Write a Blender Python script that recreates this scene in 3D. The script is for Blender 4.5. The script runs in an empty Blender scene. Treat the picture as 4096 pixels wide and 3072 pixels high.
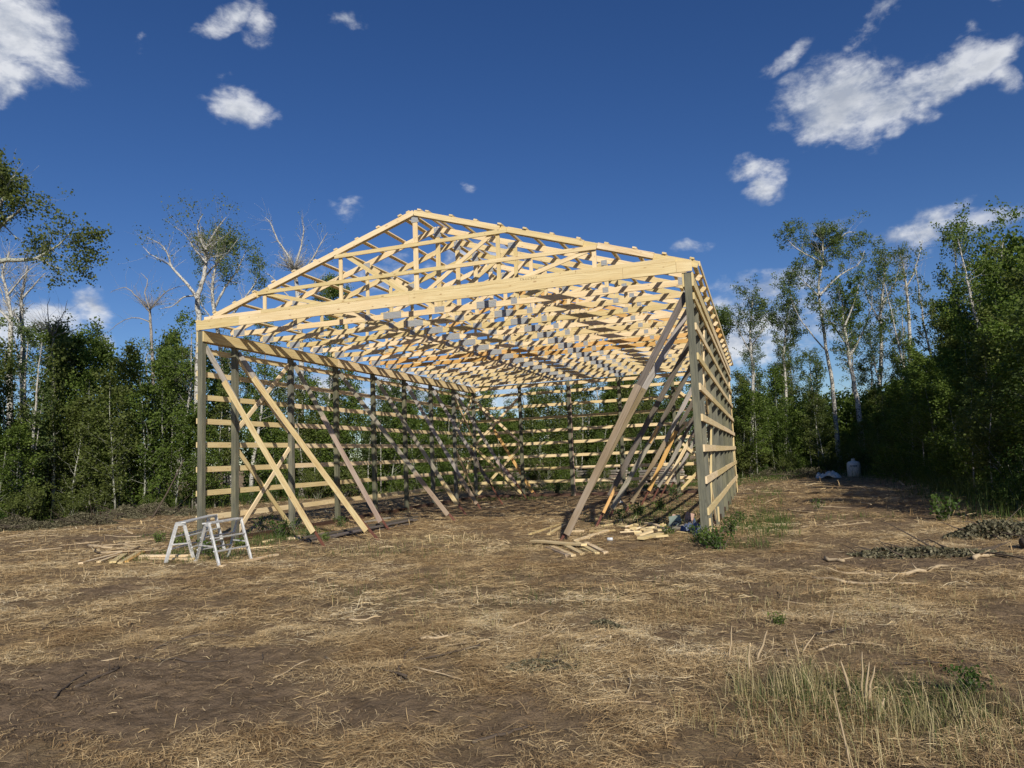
import bpy, math, random
import numpy as np
from mathutils import Vector, Matrix, Euler

SC = bpy.context.scene
COL = SC.collection
# ------------------------------------------------------------------ camera, sky, sun, exposure
CAM = np.array([13.3293, -14.4724, 1.6885])
YAW, PIT, ROL = [math.radians(a) for a in (-18.965, 5.921, -2.335)]
FPX = 2847.7                                       # focal length in pixels of a 4096 px wide frame
_F = np.array([math.sin(YAW)*math.cos(PIT), math.cos(YAW)*math.cos(PIT), math.sin(PIT)])
_R = np.array([math.cos(YAW), -math.sin(YAW), 0.0]); _U = np.cross(_R, _F)
_R2 = _R*math.cos(ROL)+_U*math.sin(ROL); _U2 = -_R*math.sin(ROL)+_U*math.cos(ROL)
cd = bpy.data.cameras.new("camera"); cam = bpy.data.objects.new("camera", cd); COL.objects.link(cam)
m = Matrix(((_R2[0], _U2[0], -_F[0], CAM[0]), (_R2[1], _U2[1], -_F[1], CAM[1]), (_R2[2], _U2[2], -_F[2], CAM[2]), (0, 0, 0, 1)))
cam.matrix_world = m
cd.sensor_width = 36.0; cd.lens = 36.0*FPX/4096; cd.clip_start = 0.05; cd.clip_end = 3000
SC.camera = cam
SC.view_settings.view_transform = 'Standard'; SC.view_settings.look = 'None'
SC.view_settings.exposure = 0.0; SC.view_settings.gamma = 1.0
SUNV = Vector((0.92, -1.43, 1.0)).normalized()      # towards the sun
sl = bpy.data.lights.new("sun", 'SUN'); sl.energy = 4.9; sl.angle = math.radians(0.53); sl.color = (1.0, 0.93, 0.80)
so = bpy.data.objects.new("sun", sl); COL.objects.link(so); so.rotation_euler = SUNV.to_track_quat('Z', 'Y').to_euler()
so.location = (20, -20, 30)

def ray(u, v): return _F+_R2*(u-2048)/FPX-_U2*(v-1536)/FPX
def at_x(u, v, x): r = ray(u, v); return CAM+r*(x-CAM[0])/r[0]
def at_y(u, v, y): r = ray(u, v); return CAM+r*(y-CAM[1])/r[1]
def at_d(u, v, d): return CAM+ray(u, v)*d
def pix(P):
    d = np.asarray(P, float)-CAM; z = d@_F
    return 2048+FPX*(d@_R2)/z, 1536-FPX*(d@_U2)/z, z

class NT:
    """small node-tree helper"""
    def __init__(s, tree): s.t = tree; tree.nodes.clear()
    def n(s, typ, _in=None, **kw):
        nd = s.t.nodes.new(typ)
        for k, v in kw.items(): setattr(nd, k, v)
        for k, v in (_in or {}).items():
            if isinstance(v, bpy.types.NodeSocket): s.t.links.new(v, nd.inputs[k])
            else: nd.inputs[k].default_value = v
        return nd
    def math(s, op, a, b=0.0, c=0.0, clamp=False): return s.n('ShaderNodeMath', {0: a, 1: b, 2: c}, operation=op, use_clamp=clamp).outputs[0]
    def mix(s, f, a, b, mode='MIX'):
        nd = s.n('ShaderNodeMix', {0: f, 6: a, 7: b}, data_type='RGBA', blend_type=mode); return nd.outputs[2]
    def ramp(s, f, stops, interp='LINEAR'):
        nd = s.n('ShaderNodeValToRGB', {0: f}); cr = nd.color_ramp; cr.interpolation = interp
        while len(cr.elements) < len(stops): cr.elements.new(0.5)
        for e, (p, c) in zip(cr.elements, stops): e.position = p; e.color = (*c, 1) if len(c) == 3 else c
        return nd.outputs[0]
    def noise(s, vec, scale, detail=3, rough=0.5, dist=0.0, dim='3D'):
        d = {'Scale': scale, 'Detail': detail, 'Roughness': rough, 'Distortion': dist}
        if vec is not None: d['Vector'] = vec
        return s.n('ShaderNodeTexNoise', d, noise_dimensions=dim).outputs[0]
    def step(s, x, a, b): return s.n('ShaderNodeMapRange', {0: x, 1: a, 2: b, 3: 0.0, 4: 1.0}, interpolation_type='SMOOTHSTEP').outputs[0]

W_ = bpy.data.worlds.new("World"); SC.world = W_; W_.use_nodes = True
t = NT(W_.node_tree)
sky = t.n('ShaderNodeTexSky', sky_type='NISHITA')
sky.sun_disc = False; sky.sun_elevation = math.asin(SUNV.z); sky.sun_rotation = math.atan2(SUNV.x, SUNV.y)
sky.altitude = 700; sky.air_density = 1.0; sky.dust_density = 0.0; sky.ozone_density = 4.0
tc = t.n('ShaderNodeTexCoord').outputs['Generated']
sep = t.n('ShaderNodeSeparateXYZ', {0: tc})
az = t.math('ARCTAN2', sep.outputs[0], sep.outputs[1]); el = t.math('ARCSINE', sep.outputs[2])
ae = t.n('ShaderNodeCombineXYZ', {0: az, 1: el, 2: 0.0}).outputs[0]
wn = t.n('ShaderNodeTexNoise', {'Vector': tc, 'Scale': 9.0, 'Detail': 4, 'Roughness': 0.6}).outputs[1]
wv = t.n('ShaderNodeVectorMath', {0: wn, 1: (0.5, 0.5, 0.5)}, operation='SUBTRACT').outputs[0]
wv = t.n('ShaderNodeVectorMath', {0: wv, 3: 0.06}, operation='SCALE').outputs[0]
aw = t.n('ShaderNodeVectorMath', {0: ae, 1: wv}, operation='ADD').outputs[0]
# clouds: (u, v, half width px, half height px, tilt deg, weight)
CL = [(40, 90, 300, 190, 20, 1.2), (-60, 230, 210, 150, 0, 1.05), (930, 60, 170, 50, -28, .8), (1050, 60, 80, 110, 10, .75), (1370, 70, 100, 34, -8, .55), (585, 130, 35, 60, 30, .5),
      (950, 425, 150, 74, 4, 1.0), (870, 310, 60, 28, 0, .4), (3350, 410, 230, 170, 0, 1.3), (3250, 490, 150, 90, 0, 1.0), (3560, 430, 230, 110, -14, 1.15), (3760, 330, 230, 75, -26, 1.0), (3960, 240, 210, 60, -16, .95), (4010, 300, 120, 40, 50, .6), (3540, 40, 150, 50, -22, .8), (3130, 230, 100, 36, -25, .42),
      (3020, 690, 110, 42, 8, .8), (3060, 745, 90, 45, 20, .75), (1365, 845, 75, 40, 5, .6), (3700, 930, 330, 75, -4, .8), (3350, 905, 140, 35, 0, .45), (3050, 1160, 300, 70, -6, .6), (2760, 1010, 70, 22, 0, .42),
      (100, 1270, 200, 100, 0, 1.2), (330, 1230, 100, 70, 10, .9), (400, 1390, 60, 60, 0, .9), (1870, 720, 35, 22, 0, .3), (1600, 1080, 420, 80, -8, .55), (3080, 1300, 380, 130, 0, .85), (1870, 1560, 500, 110, 0, .9), (2900, 1400, 500, 90, 0, .85), (1250, 1560, 220, 70, 0, 1.0), (3900, 110, 40, 30, 0, .4), (4010, 10, 50, 50, 0, .5)]
def azel(u, v):
    r = ray(u, v); r = r/np.linalg.norm(r); return math.atan2(r[0], r[1]), math.asin(r[2])
acc = None; low = None
for (u, v, hw, hh, ti, wt) in CL:
    a0, e0 = azel(u, v); a1, e1 = azel(u+10, v); a2, e2 = azel(u, v-10)
    sx = hw*abs(a1-a0)/10; sy = hh*abs(e2-e0)/10
    mp = t.n('ShaderNodeMapping', {'Vector': aw, 'Location': (a0, e0, 0), 'Rotation': (0, 0, math.radians(-ti)), 'Scale': (sx*1.4, sy*1.45, 1)}, vector_type='TEXTURE').outputs[0]
    ln = t.n('ShaderNodeVectorMath', {0: mp}, operation='LENGTH').outputs['Value']
    b = t.math('MULTIPLY', t.math('SUBTRACT', 1.0, ln, clamp=True), wt)
    acc = b if acc is None else t.math('MAXIMUM', acc, b)
st = t.n('ShaderNodeVectorMath', {0: tc, 1: (1.0, 1.0, 1.7)}, operation='MULTIPLY').outputs[0]
f1 = t.noise(st, 11.0, 12, 0.60, 0.15)
f1b = t.noise(t.n('ShaderNodeVectorMath', {0: st, 1: (0.012, -0.012, 0.016)}, operation='ADD').outputs[0], 11.0, 12, 0.60, 0.15)
fs = t.noise(st, 5.0, 3, 0.5)
f2 = t.noise(st, 34.0, 8, 0.62, 0.25)
fx_ = t.math('ADD', t.math('MULTIPLY', t.math('SUBTRACT', f1, 0.52), 2.2), t.math('MULTIPLY', t.math('SUBTRACT', f2, 0.5), 1.3))
dens = t.math('ADD', t.math('MULTIPLY', acc, 1.25), fx_)
mask = t.step(dens, 0.12, 1.1)
mask = t.math('MULTIPLY', mask, t.step(acc, 0.0, 0.14))
lit = t.math('ADD', 0.55, t.math('MULTIPLY', t.math('SUBTRACT', f1, f1b), 6.0), clamp=True)
core = t.step(t.math('ADD', dens, t.math('MULTIPLY', t.math('SUBTRACT', fs, 0.5), 1.6)), 0.8, 1.7)
ccol = t.mix(lit, (0.40, 0.45, 0.55, 1), (0.80, 0.82, 0.86, 1))
ccol = t.mix(t.math('MULTIPLY', core, .6), ccol, (0.44, 0.475, 0.54, 1))
skm = t.n('ShaderNodeVectorMath', {0: sky.outputs[0], 3: 0.081}, operation='SCALE').outputs[0]
hs = t.n('ShaderNodeHueSaturation', {'Hue': 0.512, 'Saturation': 1.2, 'Value': 1.0, 'Color': skm}).outputs[0]
fin = t.mix(t.math('MULTIPLY', mask, 0.92), hs, ccol)
bg = t.n('ShaderNodeBackground', {0: fin, 1: 1.0})
wo = t.n('ShaderNodeOutputWorld', {0: bg.outputs[0]})

# ------------------------------------------------------------------ tagging and building helpers
def tag(o, label=None, cat=None, group=None, kind=None):
    if label: o['label'] = label
    if cat: o['category'] = cat
    if group: o['group'] = group
    if kind: o['kind'] = kind
    return o
def empty(name, loc=(0, 0, 0)):
    o = bpy.data.objects.new(name, None); COL.objects.link(o); o.location = loc; o.empty_display_size = 0.2; return o
def link(name, me, mat=None, parent=None):
    o = bpy.data.objects.new(name, me); COL.objects.link(o)
    if mat is not None: me.materials.append(mat)
    if parent is not None: o.parent = parent
    return o
def copy_tree(o, parent=None):
    c = o.copy(); COL.objects.link(c); c.parent = parent
    for ch in list(o.children): copy_tree(ch, c)
    return c
def np_mesh(name, V, Fq, attr=None, smooth=False, uv=None):
    """V (n,3), Fq (m,k) faces of one size"""
    me = bpy.data.meshes.new(name); V = np.asarray(V, np.float32); Fq = np.asarray(Fq, np.int32); k = Fq.shape[1]
    me.vertices.add(len(V)); me.vertices.foreach_set('co', V.ravel())
    me.loops.add(Fq.size); me.loops.foreach_set('vertex_index', Fq.ravel())
    me.polygons.add(len(Fq)); me.polygons.foreach_set('loop_start', np.arange(len(Fq), dtype=np.int32)*k)
    if smooth: me.polygons.foreach_set('use_smooth', np.ones(len(Fq), bool))
    for nm, a in (attr or {}).items():
        at = me.attributes.new(nm, 'FLOAT', 'POINT'); at.data.foreach_set('value', np.asarray(a, np.float32))
    if uv is not None:
        l = me.uv_layers.new(name='UVMap'); l.data.foreach_set('uv', np.asarray(uv, np.float32).ravel())
    me.update(calc_edges=True); return me
RB = random.Random(5)
class MB:
    """collects boards / bars / tubes into one mesh with uv laid along each piece"""
    def __init__(s): s.V = []; s.F = []; s.UV = []
    def hexa(s, P, L, w, t):
        b = len(s.V); s.V += [tuple(p) for p in P]
        u0 = RB.random()*60; v0 = RB.random()*60
        q = [((0, 1, 5, 4), L, w), ((1, 2, 6, 5), L, t), ((2, 3, 7, 6), L, w), ((3, 0, 4, 7), L, t)]
        off = 0
        for f, l, ww in q:
            s.F.append([b+i for i in f]); s.UV += [(u0, v0+off), (u0, v0+off+ww), (u0+l, v0+off+ww), (u0+l, v0+off)]; off += ww+.3
        for f in ((3, 2, 1, 0), (4, 5, 6, 7)):
            s.F.append([b+i for i in f]); s.UV += [(u0, v0+off), (u0+t, v0+off), (u0+t, v0+off+w), (u0, v0+off+w)]
    def board(s, p0, p1, w, t, n=(0, 1, 0), ext=0.0):
        """board from p0 to p1; t is its size along n, w across"""
        p0 = Vector(p0); p1 = Vector(p1); d = (p1-p0); L = d.length; d.normalize()
        if ext: p0 = p0-d*ext; p1 = p1+d*ext; L += 2*ext
        n = Vector(n); n = (n-d*n.dot(d)).normalized(); c = d.cross(n)
        P = []
        for p in (p0, p1):
            for a, b_ in ((-1, -1), (1, -1), (1, 1), (-1, 1)): P.append(p+c*(a*w/2)+n*(b_*t/2))
        s.hexa(P, L, w, t); return s
    def box(s, lo, hi):
        lo = Vector(lo); hi = Vector(hi); d = hi-lo; c = (lo+hi)/2; ax = max(range(3), key=lambda i: d[i])
        e = Vector((0, 0, 0)); e[ax] = d[ax]/2; oth = [i for i in range(3) if i != ax]
        n = Vector((0, 0, 0)); n[oth[0]] = 1
        return s.board(c-e, c+e, d[oth[1]], d[oth[0]], n)
    def tube(s, pts, rad, k=8, cap=True, vs=1.0):
        P = [Vector(p) for p in pts]; n = len(P); b = len(s.V); L = 0.0; u0 = RB.random()*30
        rr = rad if hasattr(rad, '__len__') else [rad]*n
        ref = Vector((0.3, 0.2, 1)) if abs((P[-1]-P[0]).normalized().z) < .8 else Vector((1, .2, 0.1))
        Ls = []
        for i in range(n):
            d = (P[min(i+1, n-1)]-P[max(i-1, 0)]).normalized(); x = ref.cross(d).normalized(); y = d.cross(x)
            if i: L += (P[i]-P[i-1]).length
            Ls.append(L)
            for j in range(k):
                a = 2*math.pi*j/k; s.V.append(tuple(P[i]+(x*math.cos(a)+y*math.sin(a))*rr[i]))
        for i in range(n-1):
            for j in range(k):
                j2 = (j+1) % k
                s.F.append([b+i*k+j, b+i*k+j2, b+(i+1)*k+j2, b+(i+1)*k+j])
                s.UV += [(u0+Ls[i], j/k), (u0+Ls[i], (j+1)/k), (u0+Ls[i+1], (j+1)/k), (u0+Ls[i+1], j/k)]
        if cap:
            for r, rev in ((0, True), (n-1, False)):
                f = [b+r*k+j for j in range(k)]; f = f[::-1] if rev else f
                s.F.append(f); s.UV += [(u0, 0)]*k
        return s
    def build(s, name, mat, parent=None, smooth=False, bevel=0.0):
        me = bpy.data.meshes.new(name); me.from_pydata(s.V, [], s.F)
        l = me.uv_layers.new(name='UVMap'); l.data.foreach_set('uv', np.array(s.UV, np.float32).ravel())
        if smooth: me.polygons.foreach_set('use_smooth', np.ones(len(me.polygons), bool))
        o = link(name, me, mat, parent)
        if bevel:
            bv = o.modifiers.new('edge', 'BEVEL'); bv.width = bevel; bv.segments = 2; bv.limit_method = 'ANGLE'
        return o

# value noise in numpy, for terrain and masks
_rg = np.random.default_rng(11); _LAT = _rg.random((256, 256))
def vnoise(x, y, s=1.0, o=0):
    x = np.asarray(x, float)*s+o*17.3+100; y = np.asarray(y, float)*s+o*7.7+100
    xi = np.floor(x).astype(int); yi = np.floor(y).astype(int); fx = x-xi; fy = y-yi
    fx = fx*fx*(3-2*fx); fy = fy*fy*(3-2*fy); xi %= 256; yi %= 256; x1 = (xi+1) % 256; y1 = (yi+1) % 256
    return (_LAT[xi, yi]*(1-fx)+_LAT[x1, yi]*fx)*(1-fy)+(_LAT[xi, y1]*(1-fx)+_LAT[x1, y1]*fx)*fy
def fbm(x, y, s=1.0, o=0, n=4):
    r = 0; a = .5; tot = 0
    for i in range(n): r = r+a*vnoise(x, y, s, o+i*3); tot += a; a *= .5; s *= 2.03
    return r/tot
def sstep(a, b, x): q = np.clip((x-a)/(b-a), 0, 1); return q*q*(3-2*q)
def gz(x, y):
    """ground height"""
    x = np.asarray(x, float); y = np.asarray(y, float)
    base = -0.2*np.maximum(sstep(11.5, 7.0, x)*sstep(-7, 0, y), sstep(0.5, 5.0, y)*sstep(16, 11.5, x))
    base = base+0.25*sstep(17, 22, x)*sstep(-6, 3, y)
    near = sstep(3, -3, y)
    bump = (fbm(x, y, .35, 1)-.5)*.16*sstep(1.0, -5, y)+(fbm(x, y, 2.1, 5)-.5)*(.035+.065*near)+(fbm(x, y, 7.5, 9, 3)-.5)*.045*near+.045*near*(np.abs(fbm(x*.5+y*.9, y*1.6-x*.4, 1.6, 13, 3)-.5)*2)
    return base+bump
def gzf(x, y): return float(gz(x, y))
# ------------------------------------------------------------------ materials
MAT = {}
def newmat(name):
    m_ = bpy.data.materials.new(name); m_.use_nodes = True; MAT[name] = m_; return m_, NT(m_.node_tree)
def finish(t_, col, rough=.8, bump=None, bs=.3, bd=.01, metal=0.0, spec=.3, extra=None):
    d = {'Base Color': col, 'Roughness': rough, 'Metallic': metal, 'Specular IOR Level': spec}
    if bump is not None: d['Normal'] = t_.n('ShaderNodeBump', {'Strength': bs, 'Distance': bd, 'Height': bump}).outputs[0]
    p = t_.n('ShaderNodeBsdfPrincipled', d)
    t_.n('ShaderNodeOutputMaterial', {0: p.outputs[0]}); return p
def wood(name, c1, c2, knot, blotch=None, blotch_amt=0.0, rough=.75, vary=.12, wear=None):
    m_, t_ = newmat(name)
    uv = t_.n('ShaderNodeUVMap').outputs[0]
    oi = t_.n('ShaderNodeObjectInfo').outputs['Random']
    off = t_.n('ShaderNodeCombineXYZ', {0: t_.math('MULTIPLY', oi, 37.0), 1: t_.math('MULTIPLY', oi, 91.0), 2: 0.0}).outputs[0]
    uv = t_.n('ShaderNodeVectorMath', {0: uv, 1: off}, operation='ADD').outputs[0]
    wob = t_.noise(uv, 1.3, 2)
    g = t_.n('ShaderNodeVectorMath', {0: uv, 1: (1.2, 34.0, 1.0)}, operation='MULTIPLY').outputs[0]
    g = t_.n('ShaderNodeVectorMath', {0: g, 1: t_.n('ShaderNodeCombineXYZ', {1: t_.math('MULTIPLY', wob, 5.0)}).outputs[0]}, operation='ADD').outputs[0]
    gr = t_.noise(g, 1.0, 5, .62, .3)
    col = t_.mix(t_.step(gr, .32, .72), (*c1, 1), (*c2, 1))
    k = t_.n('ShaderNodeVectorMath', {0: uv, 1: (3.1, 8.5, 1.0)}, operation='MULTIPLY').outputs[0]
    vo = t_.n('ShaderNodeTexVoronoi', {'Vector': k, 'Scale': 1.0, 'Randomness': 1.0}, voronoi_dimensions='2D')
    vc = t_.n('ShaderNodeSeparateColor', {0: vo.outputs['Color']}); sel = t_.math('GREATER_THAN', vc.outputs[0], .66)
    kn = t_.math('MULTIPLY', t_.math('SUBTRACT', 1.0, t_.step(t_.math('DIVIDE', vo.outputs['Distance'], t_.math('ADD', .25, vc.outputs[1])), .04, .15)), sel)
    col = t_.mix(t_.math('MULTIPLY', kn, .8), col, (*knot, 1))
    if blotch is not None:
        bn = t_.noise(t_.n('ShaderNodeVectorMath', {0: uv, 1: (1.0, 4.0, 1.0)}, operation='MULTIPLY').outputs[0], 1.1, 4, .6)
        col = t_.mix(t_.math('MULTIPLY', t_.step(bn, .42, .68), blotch_amt), col, (*blotch, 1))
    br = t_.math('ADD', 1.0-vary, t_.math('MULTIPLY', oi, 2*vary))
    col = t_.mix(1.0, col, t_.n('ShaderNodeCombineColor', {0: br, 1: br, 2: t_.math('MULTIPLY', br, br)}).outputs[0], 'MULTIPLY')
    finish(t_, col, rough, gr, .25, .004)
    return m_
wood('pine', (.79, .645, .385), (.60, .455, .24), (.30, .16, .07), (.66, .49, .25), .55, vary=.14)
wood('pine_orange', (.70, .44, .17), (.56, .31, .10), (.30, .14, .05), (.66, .38, .12), .4)
wood('osb_lumber', (.72, .58, .34), (.50, .33, .16), (.34, .17, .08), (.80, .68, .45), .7)
wood('treated', (.150, .148, .110), (.082, .083, .063), (.08, .08, .06), (.25, .235, .15), .55, vary=.10)
wood('weathered_grey', (.37, .34, .28), (.22, .195, .16), (.09, .08, .08), (.42, .37, .34), .6)
wood('weathered_pink', (.40, .30, .235), (.28, .205, .165), (.12, .08, .06), (.46, .38, .31), .6)
wood('weathered_dark', (.155, .13, .10), (.078, .065, .052), (.03, .03, .03), (.19, .17, .165), .5)
wood('weathered_brown', (.29, .22, .135), (.19, .14, .085), (.09, .06, .045), (.33, .27, .20), .6)
wood('rust_board', (.10, .052, .035), (.055, .03, .022), (.04, .02, .02), (.07, .045, .035), .6)
wood('rust_stake', (.17, .065, .045), (.09, .035, .028), (.05, .02, .02), (.22, .10, .07), .5)

m_, t_ = newmat('gusset_steel')
uv = t_.n('ShaderNodeUVMap').outputs[0]
wv_ = t_.n('ShaderNodeTexWave', {'Vector': uv, 'Scale': 22.0, 'Distortion': 0.0}, bands_direction='X').outputs[1]
wv2 = t_.n('ShaderNodeTexWave', {'Vector': uv, 'Scale': 9.0, 'Distortion': 0.0}, bands_direction='Y').outputs[1]
hh_ = t_.math('MULTIPLY', t_.step(wv_, .3, .7), t_.step(wv2, .15, .5))
finish(t_, t_.mix(hh_, (.26, .27, .28, 1), (.50, .52, .54, 1)), .45, hh_, .6, .004, metal=.1, spec=.5)
m_, t_ = newmat('aluminium')
tcn = t_.n('ShaderNodeTexCoord').outputs['Object']
al = t_.noise(t_.n('ShaderNodeVectorMath', {0: tcn, 1: (9, 9, 9)}, operation='MULTIPLY').outputs[0], 1.0, 5, .6)
finish(t_, t_.mix(t_.step(al, .3, .7), (.50, .50, .49, 1), (.76, .76, .74, 1)), t_.math('ADD', .28, t_.math('MULTIPLY', al, .3)), al, .05, .002, metal=.25, spec=.5)
for nm, c, r in (('black_ink', (.015, .015, .017), .6), ('white_plastic', (.72, .70, .62), .45), ('can_metal', (.62, .64, .66), .35), ('green_sheet', (.27, .33, .29), .5), ('black_strap', (.012, .012, .013), .6), ('blue_film', (.10, .13, .22), .35), ('paper_white', (.72, .72, .70), .7), ('pink_foam', (.55, .36, .28), .8)):
    m_, t_ = newmat(nm)
    nz = t_.noise(t_.n('ShaderNodeTexCoord').outputs['Object'], 14.0, 4, .6)
    finish(t_, t_.mix(t_.step(nz, .35, .7), (*[x*.78 for x in c], 1), (*c, 1)), r, nz, .2, .01)

def bark(name, white, dark, markamt, low=1.4):
    m_, t_ = newmat(name)
    uv = t_.n('ShaderNodeUVMap').outputs[0]
    s_ = t_.n('ShaderNodeSeparateXYZ', {0: uv})
    ang = t_.math('MULTIPLY', s_.outputs[1], 2*math.pi)
    cyl = t_.n('ShaderNodeCombineXYZ', {0: t_.math('COSINE', ang), 1: t_.math('SINE', ang), 2: t_.math('MULTIPLY', s_.outputs[0], 9.0)}).outputs[0]
    mk = t_.noise(cyl, 1.35, 5, .68, .2)
    big = t_.noise(cyl, .28, 3, .5)
    mark = t_.step(t_.math('ADD', mk, t_.math('MULTIPLY', big, .25)), .66-.05*markamt, .72-.05*markamt)
    fine = t_.noise(cyl, 5.0, 3, .6)
    base = t_.mix(fine, (*[x*.78 for x in white], 1), (*white, 1))
    col = t_.mix(t_.math('MULTIPLY', mark, .9), base, (*dark, 1))
    z = t_.n('ShaderNodeSeparateXYZ', {0: t_.n('ShaderNodeTexCoord').outputs['Object']}).outputs[2]
    lowm = t_.math('SUBTRACT', 1.0, t_.step(t_.math('ADD', z, t_.math('MULTIPLY', t_.math('SUBTRACT', mk, .5), 3.0)), low*.2, low))
    col = t_.mix(t_.math('MULTIPLY', lowm, .75), col, (.13, .115, .095, 1))
    finish(t_, col, .8, mk, .35, .01)
bark('birch_bark', (.58, .56, .51), (.06, .05, .045), .7)
bark('aspen_bark', (.42, .43, .36), (.07, .065, .05), .5, .8)
bark('dead_bark', (.40, .37, .33), (.12, .10, .09), .7, .5)

def leafmat(name, stops, trans=.42, rough=.5, tcol=None):
    m_, t_ = newmat(name)
    r = t_.n('ShaderNodeAttribute', attribute_name='rnd').outputs['Fac']
    oi = t_.n('ShaderNodeObjectInfo').outputs['Random']
    f = t_.math('ADD', t_.math('MULTIPLY', r, .8), t_.math('MULTIPLY', oi, .2), clamp=True)
    col = t_.ramp(f, stops)
    p = t_.n('ShaderNodeBsdfPrincipled', {'Base Color': col, 'Roughness': rough, 'Specular IOR Level': .15})
    tr = t_.n('ShaderNodeBsdfTranslucent', {0: t_.mix(1.0, col, tcol or (1.0, 1.15, .55, 1), 'MULTIPLY')})
    mx = t_.n('ShaderNodeMixShader', {0: trans, 1: p.outputs[0], 2: tr.outputs[0]})
    t_.n('ShaderNodeOutputMaterial', {0: mx.outputs[0]})
G_ = [(0, (.062, .095, .022)), (.45, (.120, .175, .038)), (.8, (.185, .245, .055)), (1, (.30, .33, .10))]
leafmat('leaf_green', G_)
leafmat('leaf_olive', [(0, (.070, .090, .028)), (.5, (.130, .160, .044)), (.85, (.19, .22, .065)), (1, (.29, .28, .11))])
leafmat('leaf_bluish', [(0, (.062, .092, .036)), (.5, (.110, .155, .052)), (1, (.20, .25, .09))])
leafmat('leaf_bright', [(0, (.045, .085, .02)), (.5, (.075, .13, .03)), (1, (.16, .20, .06))])
leafmat('leaf_withered', [(0, (.05, .045, .03)), (.4, (.12, .11, .065)), (.8, (.22, .20, .13)), (1, (.36, .32, .22))], .12, .7)
leafmat('grass_green', [(0, (.05, .085, .02)), (.5, (.09, .13, .035)), (.85, (.15, .17, .06)), (1, (.35, .30, .15))], .25)
leafmat('grass_dry', [(0, (.13, .12, .05)), (.25, (.22, .21, .09)), (.5, (.42, .35, .18)), (.8, (.62, .52, .30)), (1, (.70, .60, .38))], .2)
leafmat('straw', [(0, (.12, .065, .03)), (.22, (.28, .175, .08)), (.5, (.52, .37, .19)), (.8, (.74, .57, .32)), (1, (.88, .76, .52))], .1, .6, (1, 1, .8, 1))

m_, t_ = newmat('stick_pale'); nz = t_.noise(t_.n('ShaderNodeUVMap').outputs[0], 9.0, 4)
finish(t_, t_.mix(nz, (.32, .23, .14, 1), (.60, .48, .31, 1)), .75, nz, .3, .005)
m_, t_ = newmat('stick_dark'); nz = t_.noise(t_.n('ShaderNodeUVMap').outputs[0], 9.0, 4)
finish(t_, t_.mix(nz, (.045, .034, .027, 1), (.13, .10, .075, 1)), .85, nz, .3, .005)

m_, t_ = newmat('ground_soil')
P_ = t_.n('ShaderNodeTexCoord').outputs['Object']
sm = t_.n('ShaderNodeAttribute', attribute_name='straw').outputs['Fac']
gm = t_.n('ShaderNodeAttribute', attribute_name='green').outputs['Fac']
wp = t_.noise(P_, 1.6, 3, .5)
wr = t_.n('ShaderNodeVectorMath', {0: P_, 1: t_.n('ShaderNodeCombineXYZ', {0: t_.math('MULTIPLY', wp, 1.5), 1: t_.math('MULTIPLY', wp, 1.0)}).outputs[0]}, operation='ADD').outputs[0]
s1 = t_.noise(t_.n('ShaderNodeVectorMath', {0: wr, 1: (14, 75, 20)}, operation='MULTIPLY').outputs[0], 1.0, 4, .65, .8)
s2 = t_.noise(t_.n('ShaderNodeVectorMath', {0: wr, 1: (60, 22, 20)}, operation='MULTIPLY').outputs[0], 1.0, 4, .65, .8)
sf = t_.math('MAXIMUM', t_.step(s1, .45, .70), t_.step(s2, .48, .74))
patch = t_.noise(P_, 3.2, 5, .6)
fine = t_.noise(P_, 60.0, 4, .7)
soil = t_.mix(t_.step(t_.noise(P_, 5.5, 6, .62), .3, .7), (.125, .086, .052, 1), (.26, .184, .115, 1))
soil = t_.mix(t_.math('MULTIPLY', t_.step(fine, .45, .7), .45), soil, (.31, .235, .16, 1))
stc = t_.mix(t_.step(patch, .3, .7), (.38, .25, .13, 1), (.62, .46, .25, 1))
cov = t_.math('MULTIPLY', t_.math('ADD', t_.math('MULTIPLY', sf, .85), .15), t_.math('MULTIPLY', sm, t_.step(patch, .22, .52)))
col = t_.mix(cov, soil, stc)
gcol = t_.mix(sf, (.045, .062, .02, 1), (.10, .125, .04, 1))
col = t_.mix(t_.math('MULTIPLY', gm, .75), col, gcol)
hgt = t_.math('ADD', t_.math('MULTIPLY', t_.noise(P_, 9.0, 8, .68), 1.0), t_.math('MULTIPLY', cov, .25))
finish(t_, col, .95, hgt, 1.0, .09, spec=.1)

# ------------------------------------------------------------------ ground sheet
def lines(segs):
    out = []
    for a, b, st_ in segs: out += list(np.arange(a, b-1e-6, st_))
    out.append(segs[-1][1]); return np.array(out)
xs = lines([(-600, -100, 60), (-100, -30, 8), (-30, -12, .8), (-12, 2, .2), (2, 20, .085), (20, 32, .5), (32, 100, 8), (100, 600, 60)])
yss = lines([(-600, -60, 60), (-60, -14, 4), (-14, -11, .5), (-11, -2, .065), (-2, 6, .12), (6, 24, .3), (24, 50, 1), (50, 110, 8), (110, 700, 60)])
X, Y = np.meshgrid(xs, yss, indexing='ij')
Z = gz(X, Y)
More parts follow.
